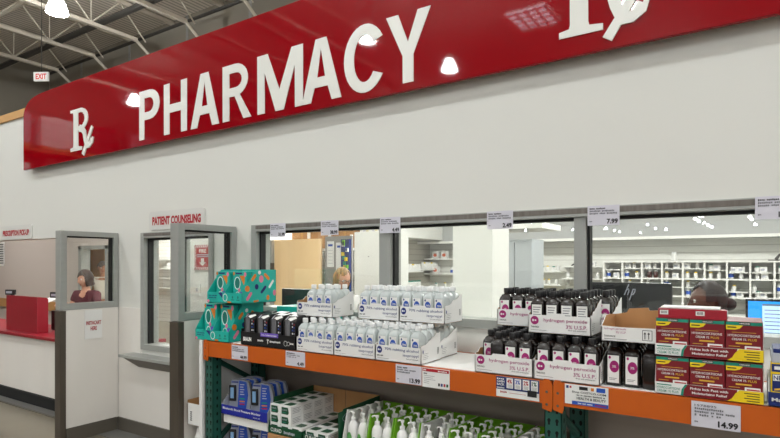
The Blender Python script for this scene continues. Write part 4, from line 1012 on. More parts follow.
def ltray(x, lab, m1, m2):
    m = MB(); W, Dp = 0.155, 0.41
    m.box(0,W,0,Dp,0,0.003,LIME); m.box(0,W,Dp-0.003,Dp,0,0.185,LIME); m.box(0,W,0,0.003,0,0.05,LIME)
    pts = [(0,0),(Dp,0),(Dp,0.185),(0.10,0.20),(0.045,0.21),(0,0.05)]
    m.prism(Fr((0,Dp,0),(0,-1,0)), [(Dp-a,b) for a,b in pts], m1, 0.003); m.prism(Fr((0.0031,0,0),(0,1,0)), pts, m2, 0.0003, 0.0003)
    m.prism(Fr((W,0,0),(0,1,0)), pts, m1, 0.003); m.prism(Fr((W-0.0031,Dp,0),(0,-1,0)), [(Dp-a,b) for a,b in pts], LIME, 0.0003, 0.0003)
    o = m.build('display_tray'); o.location = (x, 2.44, CZ); tag(o, lab, 'carton tray', 'green lotion display trays')
names = ['first','second','third','fourth','fifth','sixth','seventh']
for i in range(7):
    x = -1.918+i*0.163
    ltray(x, 'lime green display tray for lotion bottles, %s from left on the lower shelf' % names[i], PAPER if i%3 == 0 else LIME, PAPER if i%3 == 0 else LIME)
    for r_ in range(4):
        for c_ in range(2):
            if (i*5+r_*3+c_) % 11 == 7: continue
            lo.put((x+0.042+c_*0.072, 2.44+0.05+r_*0.085, CZ+0.004), random.uniform(-0.5,0.5), 'white lotion pump bottle, %s tray from left, %s row, %s column' % (names[i], ('front','second','third','back')[r_], ('left','right')[c_]), 'white lotion pump bottles')

# carton and bag between partition and rack
m = MB(); t=0.003
m.box(0,0.2,0,0.2,0,t,KRAFT); m.box(0,0.2,0,t,0,0.15,PAPER); m.box(0,0.2,0.197,0.2,0,0.19,KRAFT); m.box(0,t,0,0.2,0,0.17,KRAFT); m.box(0.197,0.2,0,0.2,0,0.17,PAPER)
for k in range(5): m.rect(Fr((0,0,0)),0.03,0.05,0.03+0.014*k,0.038+0.014*k,INK,1)
o = m.build('open_carton'); o.location = (-3.30,2.45,0.425); tag(o,'small open white carton with brown inside between the partition and the rack','carton')
m = MB(); rr = random.Random(3); rings = []
for z, k in ((0,0.9),(0.05,1.0),(0.18,1.05),(0.3,0.98),(0.39,0.8),(0.424,0.5)):
    rings.append([(0.1+0.095*k*math.cos(2*PI*i/18)*(1+rr.uniform(-0.04,0.04)), 0.12+0.11*k*math.sin(2*PI*i/18)*(1+rr.uniform(-0.04,0.04)), z) for i in range(18)])
m.loft(rings, PAPER); o = m.build('plastic_bag'); o.location = (-3.305,2.44,0); tag(o,'stuffed white plastic bag on the floor under the small open carton','bag')

exec_interior = True
# ------------------------------------------------------------------ INTERIOR
# red pickup counter
m = MB(); m.box(-9.6,-5.064,2.86,3.5,0.738,0.772,RED,0.004); tag(m.build('counter_top'),'long glossy red counter top in the prescription pick-up opening','counter')
m = MB()
m.prism(Fr((0.75,0,0),(0,1,0)),[(0,0),(0.115,0),(0.115,0.375),(0.095,0.395),(0,0.405)],RED,0.75)
m.rect(Fr((0,0,0)),0.30,0.303,0.01,0.395,MAROON,1)
o = m.build('privacy_box'); o.location = (-7.35,2.955,0.773); tag(o,'big glossy red privacy box standing on the red pick-up counter','screen')
def terminal(x, y, lab, s_=1.0):
    r = thing('card_terminal', lab, 'card terminal', (x,y,0.773), 0.3)
    m = MB(); m.box(-0.05,0.05,-0.04,0.08,0,0.015,BLACK,0.004); m.box(-0.018,0.018,0.0,0.03,0.01,0.40,BLACK,0.004); m.build('stand', r)
    m = MB(); m.box(-0.08,0.08,-0.03,0.0,0.36,0.43,BLACK,0.006); m.rect(Fr((-0.08,-0.03,0.36)),0.02,0.12,0.02,0.05,SILV,1); m.build('keypad', r)
terminal(-7.05, 3.38, 'black card terminal on a stem right of the red privacy box'); terminal(-8.25, 3.38, 'black card terminal on a stem left of the red privacy box')
m = MB(); m.box(-13.8,-8.65,5.14,5.19,0.66,0.83,OAK,0.003); struct(m,'trim_10')
m = MB(); m.box(-6.86,-6.1,3.22,3.48,0.773,1.0,BLACK,0.01); m.box(-6.8,-6.2,3.24,3.3,1.001,1.03,BLACK); tag(m.build('printer'),'low black printer on the pick-up counter right of the privacy box','printer')
m = MB(); m.box(-13.3,-13.0,5.185,5.195,1.5,2.0,PAPER); 
for k in range(9): m.rect(Fr((-13.3,5.185,1.5)),0.03,0.27,0.05+k*0.048,0.07+k*0.048,INK,1)
tag(m.build('wall_notice'),'printed white notice on the wall behind the pick-up counter','notice')

# FIRE exit sign on counselling room wall
m = MB(); m.box(-5.508,-5.211,4.185,4.195,1.475,1.77,PAPER); fr = Fr((-5.508,4.185,1.475)); w, hh = 0.297, 0.295
for i in range(9):
    for (a0,b0,da,db) in ((i*w/9,0,w/18,0.03),(i*w/9,hh-0.03,w/18,0.03)): m.poly(fr,[(a0,b0),(a0+da,b0),(min(a0+da*1.9,w),b0+db),(a0+da*0.9,b0+db)],REDINK,0.5)
    for (a0) in (0,w-0.03): m.poly(fr,[(a0,i*hh/9),(a0+0.03,i*hh/9+0.02),(a0+0.03,i*hh/9+0.037),(a0,i*hh/9+0.017)],REDINK,0.5)
m.rect(fr,0.032,w-0.032,0.032,hh-0.032,REDINK,1); m.text(fr,'FIRE',0.085,0.20,0.045,PAPER,w=0.13,l=2,bold=0.03); m.rect(fr,0.045,w-0.045,0.15,0.185,SILV,2); m.text(fr,'~EXTINGUISHER',0.05,0.158,0.018,REDINK,w=0.19,l=3,bold=0.02)
m.rect(fr,0.12,0.175,0.085,0.135,PAPER,2); m.poly(fr,[(0.085,0.09),(0.21,0.09),(0.148,0.045)],PAPER,2)
tag(m.build('fire_sign'),'red and white striped FIRE sign with a downward arrow behind the counselling window','sign')
m = MB(); m.box(-5.50,-5.41,4.18,4.199,1.17,1.31,PAPER,0.003); m.box(-5.465,-5.445,4.172,4.182,1.22,1.26,SILV); tag(m.build('light_switch'),'white wall switch below the FIRE sign','switch')
m = MB(); m.box(-5.78,-5.70,4.15,4.3,0,3.1,GREYW); struct(m,'trim_11')
m = MB(); m.box(-5.12,-5.06,4.15,4.2,0,3.1,GREYW); m.box(-4.95,-4.80,4.16,4.2,0,3.1,GREYW); struct(m,'trim_12')

# interior work counter with monitors
m = MB(); m.box(-3.5,2.1,3.18,3.80,0.90,0.94,WHITEM,0.003); m.box(-3.45,2.05,3.22,3.25,0,0.90,WHITEM); m.box(-3.45,-3.42,3.25,3.75,0,0.90,WHITEM); m.box(2.02,2.05,3.25,3.75,0,0.90,WHITEM); tag(m.build('work_counter'),'long white work counter behind the main pharmacy window','counter')
def monitor(x, y, w, hh, zc, lab, back=True, rz=0.0):
    r = thing('computer_monitor', lab, 'monitor', (x,y,0.941), rz)
    m = MB(); m.box(-w/2,w/2,-0.02,0.02,zc,zc+hh,BLACK,0.006); m.build('display', r)
    m = MB(); m.box(-0.12,0.12,-0.08,0.12,0,0.012,BLACK,0.004); m.box(-0.03,0.03,0.0,0.03,0.012,zc+0.1,BLACK,0.003) if not back else m.box(-0.03,0.03,0.024,0.04,0.012,zc+0.1,BLACK,0.003); m.build('stand', r)
    return r
hpm = monitor(-0.64, 3.55, 0.53, 0.33, 0.165, 'large black monitor seen from behind, white logo on its back', False, 0.0)
m = MB(); fr = Fr((0.03,-0.021,0.165+0.33-0.085)); 
def stroke(pts, w_): m.poly(fr, band(pts, w_), SILV, 1)
stroke([(-0.02,0.01),(0.005,0.075)],0.006); stroke([(-0.008,0.04),(0.004,0.048),(0.006,0.038),(-0.002,0.01)],0.006)
stroke([(0.008,-0.02),(0.03,0.048)],0.006); stroke([(0.028,0.045),(0.04,0.046),(0.038,0.03),(0.028,0.014),(0.018,0.014)],0.006)
m.build('logo', hpm)
m = MB(); m.box(-0.06,0.06,-0.023,-0.02,0.20,0.26,BLACKBOX,0.002); m.build('back_panel', hpm)
r = monitor(0.18, 3.55, 0.40, 0.27, 0.15, 'monitor with a blue and white screen at the far right behind the glass')
m = MB(); fr = Fr((-0.20,-0.021,0.15)); m.rect(fr,0.012,0.388,0.012,0.258,SCREEN,1); m.rect(fr,0.075,0.33,0.04,0.245,SCREENW,1.5); m.rect(fr,0.075,0.33,0.235,0.245,SCREENG,2); m.rect(fr,0.265,0.30,0.165,0.21,SCREENG,2)
for k in range(7): m.rect(fr,0.085,0.20+0.02*(k%3),0.21-k*0.02,0.214-k*0.02,SCREENG,2)
m.build('screen', r)
r = monitor(-3.22, 3.55, 0.46, 0.27, 0.12, 'black monitor in front of the maple board, behind the left trays')
r = monitor(-0.13, 3.62, 0.22, 0.2, 0.08, 'small dark monitor beside the blue screen, behind the seated woman')
m = MB(); m.box(0,0.2,0,0.14,0,0.17,BLACK,0.01); m.box(0.02,0.18,-0.003,0.0,0.10,0.15,SILV); o = m.build('label_printer'); o.location = (0.06,3.25,0.941); tag(o,'black label printer in front of the blue screen','printer')
m = MB(); m.box(0,0.16,0,0.06,0,0.035,BLACK,0.005); o = m.build('stapler_tray'); o.location = (-1.20, D+T+0.02, 1.179); tag(o,'low black tray on the window sill left of the peroxide bottles','tray')

# maple board / door standing in the back left
m = MB(); m.box(-8.0,-6.79,7.98,8.03,0.0,2.02,MAPLE,0.004); o = m.build('door_3'); o['kind'] = 'structure'
m2 = MB(); m2.box(-8.12,-8.05,7.95,8.03,0,2.02,STEEL); m2.box(-8.07,-8.0,7.93,7.98,1.42,1.56,STEELD); tag(m2.build('hinge_frame'), kind='structure')
bpy.data.objects['hinge_frame'].name = 'trim_13'
m = MB(); m.box(-9.0,-8.0,8.5,8.6,0,3.1,WHITEM); struct(m,'wall_store_left')
# cardboard boxes on a high shelf
m = MB(); m.box(-8.0,-6.0,8.2,8.9,1.80,1.84,WHITEM); m.box(-7.98,-7.92,8.2,8.9,0,1.8,STEEL); m.box(-6.06,-6.0,8.2,8.9,0,1.8,STEEL)
for z in (0.4,0.9,1.35): m.box(-7.92,-6.06,8.2,8.9,z,z+0.03,WHITEM)
tag(m.build('storage_shelf'),'tall white storage shelf behind the maple door','shelf')
for x, w_, h_, lab in ((-7.75,0.55,0.5,'left brown cardboard box on the high storage shelf'),(-7.18,0.5,0.42,'middle brown cardboard box on the high storage shelf'),(-6.65,0.5,0.36,'right brown cardboard box on the high storage shelf')):
    m = MB(); m.box(0,w_,0,0.5,0,h_,KRAFT,0.01); m.box(w_*0.45,w_*0.55,-0.002,0,0,h_,TAN); m.box(w_*0.75,w_*0.9,-0.003,-0.001,h_*0.4,h_*0.7,PAPER)
    o = m.build('cardboard_box'); o.location = (x,8.22,1.841); tag(o,lab,'box','cardboard boxes on the storage shelf')
# white cabinet (fridge)
r = thing('white_cabinet','tall plain white cabinet behind the left window mullion','cabinet',(-3.68,4.9,0))
m = MB(); m.box(0,0.40,0.02,0.5,0,1.90,WHITEM,0.004); m.build('body', r)
m = MB(); m.box(0,0.40,0,0.019,0.05,1.895,WHITEM,0.003); m.box(0.19,0.2,-0.004,0,1.62,1.63,GREYINK); m.build('door', r)
m = MB(); rr = random.Random(5)
for k in range(7): m.box(-3.64+k*0.04,-3.64+k*0.04+0.036,4.95,5.25,1.901,1.95+rr.uniform(0,0.02),(PAPER,TAGP,mat('cream_paper',(232,222,190),0.7))[k%3],0.003)
tag(m.build('paper_stack'),'row of upright paper folders on top of the tall white cabinet','papers')
# posters and rack of leaflets
m = MB(); m.box(-5.02,-4.55,6.0,6.03,0,1.93,GREYW); tag(m.build('display_board'),'grey standing board with posters behind the blonde woman','board')
for x0,x1,z0,z1,mm,lab in ((-4.98,-4.86,1.50,1.86,PAPER,'white sheet pinned at the left of the grey board'),(-4.82,-4.72,1.25,1.84,PAPER,'long white sheet pinned in the middle of the grey board')):
    m = MB(); m.box(x0,x1,5.993,5.999,z0,z1,mm); fr = Fr((x0,5.993,z0))
    m.rect(fr,0.02,x1-x0-0.02,(z1-z0)-0.07,(z1-z0)-0.04,BLUEL,1)
    for k in range(5): m.rect(fr,0.015,x1-x0-0.02,0.05+k*0.045,0.056+k*0.045,SILV,1)
    tag(m.build('paper_sheet'),lab,'paper')
m = MB(); rr = random.Random(8)
m.box(-4.70,-4.56,5.95,5.999,1.1,1.88,NAVYC)
for k in range(26):
    a = rr.uniform(-4.69,-4.60); z = rr.uniform(1.12,1.82); m.box(a,a+0.04,5.93,5.95,z,z+0.05,rr.choice((YEL,LIME,NAVY,HTEAL,PAPER,BLUEL,DGREEN)))
tag(m.build('hanging_packs'),'column of small blue, green and yellow hanging packs on the grey board','packs',kind='stuff')
# lockers
r = thing('metal_locker','grey two-door metal locker right of the white column','locker',(-2.56,6.3,0))
m = MB(); m.box(0,0.42,0.02,0.45,0,1.84,LOCK,0.004); m.build('body', r)
for a, b in ((0.006,0.206),(0.214,0.414)):
    m = MB(); m.box(a,b,0,0.019,0.04,1.80,LOCK,0.003); m.build('door', r)
m = MB(); m.box(-2.9,-2.0,6.25,7.0,1.96,2.03,WHITEM); struct(m,'trim_14')

# shelves on the back wall (right), cubby unit
r = thing('cubby_shelving','long white cubby shelving along the pharmacy back wall','shelving',(-1.83,8.62,0))
PX = [i*0.262 for i in range(14)]
for i, px in enumerate(PX):
    m = MB(); m.box(px-0.011,px+0.011,0,0.36,0,1.585,WHITEM); m.build('divider', r)
m = MB()
for z in (0.3,0.6,0.84,1.08,1.325,1.565): m.box(0.011,PX[-1]-0.011,-0.004,0.36,z,z+0.02,WHITEM)
m.build('long_shelf', r)
half = MB()
for i in range(13):
    zz = 1.47 if i in (1,2,3,4) else (1.42 if i > 5 else 1.45)
    hm = MB(); hm.box(PX[i]+0.02,PX[i]+0.242,0.04,0.34,zz,zz+0.012,WHITEM); hm.build('small_shelf', r)
    hm = MB(); hm.box(PX[i]+0.02,PX[i]+0.242,0.04,0.34,zz-0.26,zz-0.248,WHITEM); hm.build('small_shelf', r)
def pill(name, body, capm, lab, h_=0.09, rad=0.024, band_=None):
    r = thing(name, lab, 'bottle')
    m = MB(); m.lathe([(rad*0.95,0),(rad,0.004),(rad,h_*0.72),(rad*0.7,h_*0.82)], (0,0,0), body, 10)
    if band_: m.lathe([(rad*1.02,h_*0.15),(rad*1.02,h_*0.6)], (0,0,0), band_, 10)
    m.build('bottle_body', r)
    m = MB(); m.lathe([(rad*0.75,h_*0.8),(rad*0.75,h_)], (0,0,0), capm, 10); m.build('cap', r)
    return r
AMB = mat('amber_plastic',(70,26,20),0.3)
KIND = [Pool(pill('pill_bottle', PAPER, PAPER, 'x')), Pool(pill('pill_bottle', PAPER, CAPW, 'x', 0.11, 0.03, BLUEL)), Pool(pill('pill_bottle', PAPER, YEL, 'x', 0.09, 0.025)), Pool(pill('pill_bottle', PAPER, HTEAL, 'x', 0.08, 0.03, None)), Pool(pill('pill_bottle', AMB, CAPW, 'x', 0.11, 0.03))]
KL = ['plain white pill bottle','white pill bottle with a blue band','white pill bottle with a yellow cap','white pill bottle with a green cap','dark amber medicine bottle']
rr = random.Random(21)
def stock(x, y, z, where, k=None):
    k = rr.choice((0,0,0,1,1,2,2,3)) if k is None else k
    KIND[k].put((x,y,z), 0, KL[k]+' '+where, KL[k]+'s '+where)
sb = MB(); sb.box(-0.04,0.04,-0.03,0.03,0,0.07,PAPER,0.002); sb.rect(Fr((-0.04,-0.031,0)),0.01,0.05,0.02,0.05,SILV,1)
sbx = Pool(tag(sb.build('small_carton'),None,'carton'))
ob = MB(); ob.box(-0.06,0.06,-0.04,0.04,0,0.13,PAPER,0.002); ob.ell(Fr((-0.06,-0.041,0)),0.06,0.06,0.035,0.03,mat('carton_orange',(230,110,70),0.5),1)
obx = Pool(tag(ob.build('small_carton'),None,'carton'))
OX = -1.83
for i in range(9):
    x0 = OX+PX[i]
    for lv, (z, n) in enumerate(((1.483 if i in (1,2,3,4) else (1.433 if i > 5 else 1.463),2),(1.346,2),(1.223 if i in (1,2,3,4) else (1.173 if i > 5 else 1.203),1),(1.101,2))):
        if i == 0 and lv == 0: continue
        if z < 1.2 and i < 4: continue
        if i == 2 and lv == 1:
            stock(x0+0.09,8.80-0.06,z,'standing in a pair in the cubby shelving',4); stock(x0+0.17,8.80-0.06,z,'standing in a pair in the cubby shelving',4); continue
        for q in range(n):
            xx = x0+0.055+q*0.1+rr.uniform(-0.012,0.03)
            if rr.random() < 0.3: sbx.put((xx,8.74,z),0,'small white carton in the cubby shelving','small white cartons in the cubby shelving')
            else: stock(xx,8.74,z,'in the cubby shelving')
# left part floating shelves
def fshelf(x0, x1, y0, y1, z, lab):
    m = MB(); m.box(x0,x1,y0,y1,z-0.02,z,WHITEM,0.002)
    m.prism(Fr((x0+0.05,y0,0),(0,1,0)),[(0.02,z-0.02),(y1-y0,z-0.02),(y1-y0,z-0.12)],WHITEM,0.01); tag(m.build('wall_shelf'),lab,'shelf','white wall shelves at the back')
fshelf(-2.95,-2.5,8.7,9.0,1.425,'upper left floating shelf on the slatted wall right of the locker')
fshelf(-2.95,-2.5,8.7,9.0,1.215,'lower left floating shelf on the slatted wall right of the locker')
fshelf(-2.48,-1.86,8.7,9.0,1.51,'upper right floating shelf on the slatted wall, beside the cubbies')
fshelf(-2.48,-1.86,8.7,9.0,1.32,'lower right floating shelf on the slatted wall, beside the cubbies')
for x in (-2.88,-2.80,-2.72,-2.62,-2.55): stock(x,8.78,1.426,'on the upper left floating shelf',rr.choice((0,2,3)))
for x in (-2.90,-2.78,-2.70,-2.58): stock(x,8.78,1.216,'on the lower left floating shelf',rr.choice((0,2,0)))
for x in (-2.40,-2.05,-1.95): stock(x,8.78,1.321,'on the lower right floating shelf',0)
m = MB(); m.tube([(-2.35,8.8,1.515),(-2.28,8.8,1.56),(-2.2,8.8,1.52),(-2.15,8.8,1.515)],0.012,BLACK,6); tag(m.build('cable_coil'),'small black coiled cable on the upper right floating shelf','cable')
sbx.put((-2.02,8.8,1.511),0,'small white carton on the upper right floating shelf')
# yellow striped stand
m = MB(); m.box(-3.07,-2.98,8.5,8.56,0,1.40,YEL,0.004); m.box(-3.06,-2.99,8.495,8.5,1.20,1.32,PAPER); m.box(-3.08,-2.97,8.49,8.56,1.401,1.50,PAPER,0.003); m.box(-3.07,-2.98,8.49,8.5,1.34,1.36,INK)
tag(m.build('floor_stand'),'yellow and white floor stand beside the grey locker','stand')
# side wall shelves with bottles
for z, y0, y1 in ((1.42,7.65,8.35),(1.15,7.65,8.35),(1.45,8.35,8.98),(1.02,8.35,8.98)):
    m = MB(); m.box(-4.999,-4.75,y0,y1-0.02,z-0.02,z,WHITEM,0.002); tag(m.build('wall_shelf'),'white shelf on the side wall holding small bottles, at %s height, %s' % ({1.42:'top',1.15:'middle',1.45:'upper',1.02:'lowest'}[z], 'near part' if y0 < 8 else 'corner part'),'shelf','white wall shelves at the back')
    n = 9
    for q in range(n):
        y = y0+0.06+q*(y1-y0-0.12)/(n-1); o_ = KIND[3 if (z == 1.15) else (0,2,0,0)[q%4]].put((-4.82,y,z+0.001),0,KL[3 if (z == 1.15) else (0,2,0,0)[q%4]]+' on the side wall shelves', 'bottles on the side wall shelves'); o_.scale = (1.2,1.2,1.35)
for z, zz in ((1.64,'upper'),(1.37,'middle'),(1.12,'lower')):
    m = MB(); m.box(-4.97,-4.05,8.72,9.0,z-0.02,z,WHITEM,0.002); tag(m.build('wall_shelf'),'%s white shelf in the bright corner left of the column' % zz,'shelf','white wall shelves at the back')
    for q, x in enumerate((-4.76,-4.58,-4.44)):
        if z == 1.64 and q < 2: obx.put((x,8.8,z+0.001),0,('left','right')[q]+' white carton with an orange mark on the upper corner shelf')
        elif z == 1.12: stock(x,8.8,z+0.001,'on the lower corner shelf',(3,2,0)[q])
        elif z == 1.37 and q == 0: obx.put((x,8.8,z+0.001),0,'white carton with an orange mark on the middle corner shelf')
        elif z == 1.37 and q == 2: stock(x,8.8,z+0.001,'on the middle corner shelf',1)
# crumpled goods on top of the bulkhead? none seen clearly
m = MB(); m.tube([(0.28,8.7,1.60),(0.32,8.7,1.66),(0.40,8.7,1.63),(0.46,8.7,1.67),(0.5,8.7,1.61)],0.02,PIPE,8); m.box(0.2,0.56,8.66,8.8,1.586,1.60,PIPE); tag(m.build('cable_bundle'),'dark tangled cable bundle on top of the cubby shelving at the right','cable')
pz = pill('jug_bottle', PAPER, CAPW, 'white jug-shaped bottle on top of the cubby shelving', 0.13, 0.04); pz.location = (-0.90,8.75,1.586)
# shelving in counselling room far left
m = MB()
for z in (0.9,1.15,1.4,1.65): m.box(-13.6,-9.4,8.7,8.98,z,z+0.02,WHITEM)
m.box(-13.62,-13.58,8.7,8.98,0,1.9,WHITEM); m.box(-11.5,-11.46,8.7,8.98,0,1.9,WHITEM); m.box(-9.42,-9.38,8.7,8.98,0,1.9,WHITEM)
tag(m.build('wall_shelving'),'white shelving far back behind the counselling window','shelving')
for k, (x, z, mm) in enumerate(((-12.0,1.42,BLUEL),(-11.8,1.17,REDINK),(-12.6,1.42,PAPER))):
    m = MB(); m.box(x,x+0.2,8.72,8.9,z,z+0.14,mm,0.004); tag(m.build('small_carton'),['blue','red','white'][k]+' carton on the shelving far behind the counselling window','carton')

# ------------------------------------------------------------------ unseen interior lamps, added to brighten the pharmacy
li = 0
lightP = thing('added_panel_light', None, 'ceiling light')
m = MB(); m.box(-0.62,0.62,-0.32,0.32,-0.03,0,ALU); m.build('frame', lightP)
m = MB(); m.box(-0.58,0.58,-0.28,0.28,-0.034,-0.031,PANELL); m.build('diffuser', lightP)
cl = Pool(lightP)
def area(name, loc, sx, sy, power, col=(1,1,1), rot=(0,0,0), shape='RECTANGLE'):
    l = bpy.data.lights.new(name, 'AREA'); l.shape = shape; l.size = sx; l.size_y = sy; l.energy = power; l.color = col
    o = bpy.data.objects.new(name, l); COL.objects.link(o); o.location = loc; o.rotation_euler = rot; return o
for x in (-12.0,-8.6,-5.9,-3.2,-0.4,2.4):
    for y in (3.5,6.1):
        if x < -8 and y > 6: y = 8.0
        cl.put((x,y,3.098), 0, 'unseen ceiling light added to brighten the pharmacy interior', 'unseen ceiling lights added inside the pharmacy')
        e = (15 if y < 5 else 70) if x > -6.2 else (15 if y < 5 else 60)
        area('panel_fill_light', (x,y,3.05), 1.1, 0.55, e, (1,0.985,0.96))
# ------------------------------------------------------------------ PEOPLE
SKIN_L = mat('skin_light', (214,160,134), 0.55); SKIN_M = mat('skin_tan', (176,124,92), 0.55); SKIN_D = mat('skin_dark', (92,58,44), 0.5)
LIPS = mat('lips', (160,84,78), 0.5); LIPSD = mat('lips_dark', (96,48,46), 0.5); EYEW = mat('eye_white', (230,228,222), 0.3)
HBROWN = mat('hair_brown', (66,42,34), 0.6, noise=((60,60,12),0.3,(44,28,22))); HBLOND = mat('hair_blonde', (190,154,100), 0.65, noise=((45,45,6),0.25,(92,64,38)))
HBLACK = mat('hair_black', (22,17,17), 0.75, noise=((60,60,12),0.3,(44,30,28))); HGREY = mat('hair_grey', (92,82,76), 0.7)
SHM = mat('shirt_maroon', (92,30,44), 0.8); SHW = mat('shirt_white', (226,220,206), 0.8); SHB = mat('scrub_navy', (44,56,100), 0.8); SHT = mat('tunic_white', (226,226,226), 0.8); PANTS = mat('trousers_dark', (40,40,48), 0.8)
def skin_mesh(vs, es, rs, root=0, sub=1):
    me = bpy.data.meshes.new('t'); me.from_pydata(vs, es, []); o = bpy.data.objects.new('t', me); COL.objects.link(o)
    md = o.modifiers.new('s', 'SKIN'); md.use_smooth_shade = True
    sv = me.skin_vertices[0].data
    for i, r_ in enumerate(rs):
        sv[i].radius = r_ if isinstance(r_, tuple) else (r_, r_); sv[i].use_root = (i == root)
    m2 = o.modifiers.new('u', 'SUBSURF'); m2.levels = sub
    dg = bpy.context.evaluated_depsgraph_get(); dg.update()
    e = o.evaluated_get(dg).to_mesh(); V = [v.co.copy() for v in e.vertices]; F = [tuple(p.vertices) for p in e.polygons]
    o.evaluated_get(dg).to_mesh_clear(); bpy.data.objects.remove(o); bpy.data.meshes.remove(me)
    return V, F
def head_part(mb, c, yaw, pitch, skin, lips, scale=1.0):
    """face looks to local -Y, turned by yaw and nodded by pitch"""
    R = Matrix.Rotation(yaw,4,'Z') @ Matrix.Rotation(pitch,4,'X'); T = lambda p: Vector(c) + R @ (Vector(p)*scale)
    nu, nv = 36, 28; V = []; lip = []
    for j in range(nv+1):
        th = PI*j/nv; z = math.cos(th)*0.115
        for i in range(nu):
            ph = 2*PI*i/nu; x = math.sin(th)*math.sin(ph)*0.074; y = -math.sin(th)*math.cos(ph)*0.094
            if z < 0:
                k = (-z/0.115); x *= 1-0.30*k**1.4; y = y*(1-0.12*k) if y < 0 else y*(1-0.45*k)
                if y < 0: y -= 0.012*k
            if y < -0.03:
                y -= 0.020*math.exp(-(x/0.010)**2-((z+0.022)/0.014)**2) + 0.010*math.exp(-(x/0.008)**2-((z-0.0)/0.022)**2)
                y += 0.009*(math.exp(-((x-0.03)/0.014)**2-((z-0.008)/0.012)**2)+math.exp(-((x+0.03)/0.014)**2-((z-0.008)/0.012)**2))
                y -= 0.006*math.exp(-(x/0.022)**2-((z+0.055)/0.008)**2) + 0.005*math.exp(-(x/0.02)**2-((z+0.092)/0.014)**2)
                y -= 0.004*math.exp(-(x/0.04)**2-((z-0.028)/0.010)**2)
            V.append(T((x,y,z)))
    F1 = []; F2 = []
    for j in range(nv):
        for i in range(nu):
            f = (j*nu+i, (j+1)*nu+i, (j+1)*nu+(i+1)%nu, j*nu+(i+1)%nu)
            z = math.cos(PI*(j+0.5)/nv)*0.115; (F2 if (-0.066 < z < -0.046 and (i < 2 or i >= nu-2)) else F1).append(f)
    n = len(mb.v); mb.add(V, F1, skin, True)
    i = mb.mi(lips)
    for f in F2: mb.f.append(tuple(n+k for k in f)); mb.m.append(i); mb.sm.append(True)
    for sx in (-1,1):
        for rad, dy, m_ in ((0.012,0.0,EYEW),(0.006,-0.0075,BLACK)):
            rings = []
            for a in range(1,6):
                th = PI*a/6; rings.append([T((sx*0.03+rad*math.sin(th)*math.cos(2*PI*b/8), -0.076+dy+rad*math.sin(th)*math.sin(2*PI*b/8), 0.009+rad*math.cos(th))) for b in range(8)])
            mb.loft(rings[::-1], m_)
        rings = []
        for a, (w_, h_) in enumerate(((0.004,0.018),(0.010,0.031),(0.008,0.026))):
            rings.append([T((sx*(0.070+a*0.006), 0.008+w_*math.cos(2*PI*b/10)*1.5, -0.004+h_*math.sin(2*PI*b/10)*0.9)) for b in range(10)])
        mb.loft(rings, skin)
        mb.loft([[T((sx*(0.016+0.008*k), -0.088+0.004*k, 0.027+0.003*math.sin(k)+q)) for q in ()] or [T((sx*(0.016+0.009*k)+0.0*q, -0.089+0.004*k*k*0.6, 0.026+0.003*(q%2)+0.001*k)) for q in range(4)] for k in range(4)], HBROWN, False) if False else None
    return R, T
def hair_part(T, long_, m_, seed, bun=False, fringe=0.035, vol=1.0):
    rr = random.Random(seed); mb = MB(); nu, nv = 40, 26; V = []
    for j in range(nv+1):
        th = PI*0.93*j/nv
        for i in range(nu):
            ph = 2*PI*i/nu; k = (1.07 if math.cos(ph) > 0.35 else 1.13)+0.03*math.sin(ph*9+j*0.35)+rr.uniform(-0.008,0.008)
            z = math.cos(th)*0.115*1.09; s_ = math.sin(th) if th < PI/2 else max(math.sin(th), 0.94 if long_ else math.sin(th))
            if long_ and th > PI/2: z = -(th-PI/2)/(PI*0.43)*long_
            V.append(T((s_*math.sin(ph)*0.078*k, -s_*math.cos(ph)*0.094*k*(vol if math.cos(ph) < 0 else 1.0)+0.006, z*(1+(vol-1)*0.6)+0.004)))
    F = []
    for j in range(nv):
        th = PI*0.93*(j+0.5)/nv; z = math.cos(th)*0.125
        for i in range(nu):
            ph = 2*PI*(i+0.5)/nu; d_ = min(ph, 2*PI-ph)
            if z < fringe+0.02*math.sin(ph*3) and d_ < (0.95 if long_ else 1.3) : continue
            if not long_ and z < 0.0 and d_ < 1.9: continue
            if not long_ and z < -0.06: continue
            F.append((j*nu+i, (j+1)*nu+i, (j+1)*nu+(i+1)%nu, j*nu+(i+1)%nu))
    mb.add(V, F, m_, True)
    if bun: 
        rings = []
        for a in range(0,9):
            th = PI*(a+0.3)/8.6; rings.append([T((0.045*math.sin(th)*math.cos(2*PI*b/14)*(1+0.08*math.sin(5*b)), 0.125+0.045*math.sin(th)*math.sin(2*PI*b/14), -0.02+0.042*math.cos(th))) for b in range(14)])
        mb.loft(rings[::-1], m_)
    return mb
def hand(mb, w, d, up, m_, s_=1.0):
    w, d, up = Vector(w), Vector(d).normalized(), Vector(up).normalized(); side = d.cross(up).normalized(); up = side.cross(d)
    mb.loft([[w+d*t+side*(a*sw)+up*(b*0.012*s_) for a,b in ((-1,-1),(1,-1),(1,1),(-1,1))] for t, sw in ((-0.02,0.022*s_),(0.03*s_,0.036*s_),(0.085*s_,0.040*s_))], m_)
    for k, L in enumerate((0.066,0.078,0.072,0.055)):
        a = w+d*0.082*s_+side*((k-1.5)*0.020*s_); b = a+d*L*0.5*s_-up*0.006; c_ = b+d*L*0.42*s_-up*0.024*s_
        mb.tube([a,b,c_], 0.0082*s_, m_, 8)
    a = w+d*0.02*s_-side*0.032*s_; mb.tube([a, a-side*0.025*s_+d*0.03*s_, a-side*0.028*s_+d*0.062*s_-up*0.008], 0.0095*s_, m_, 8)
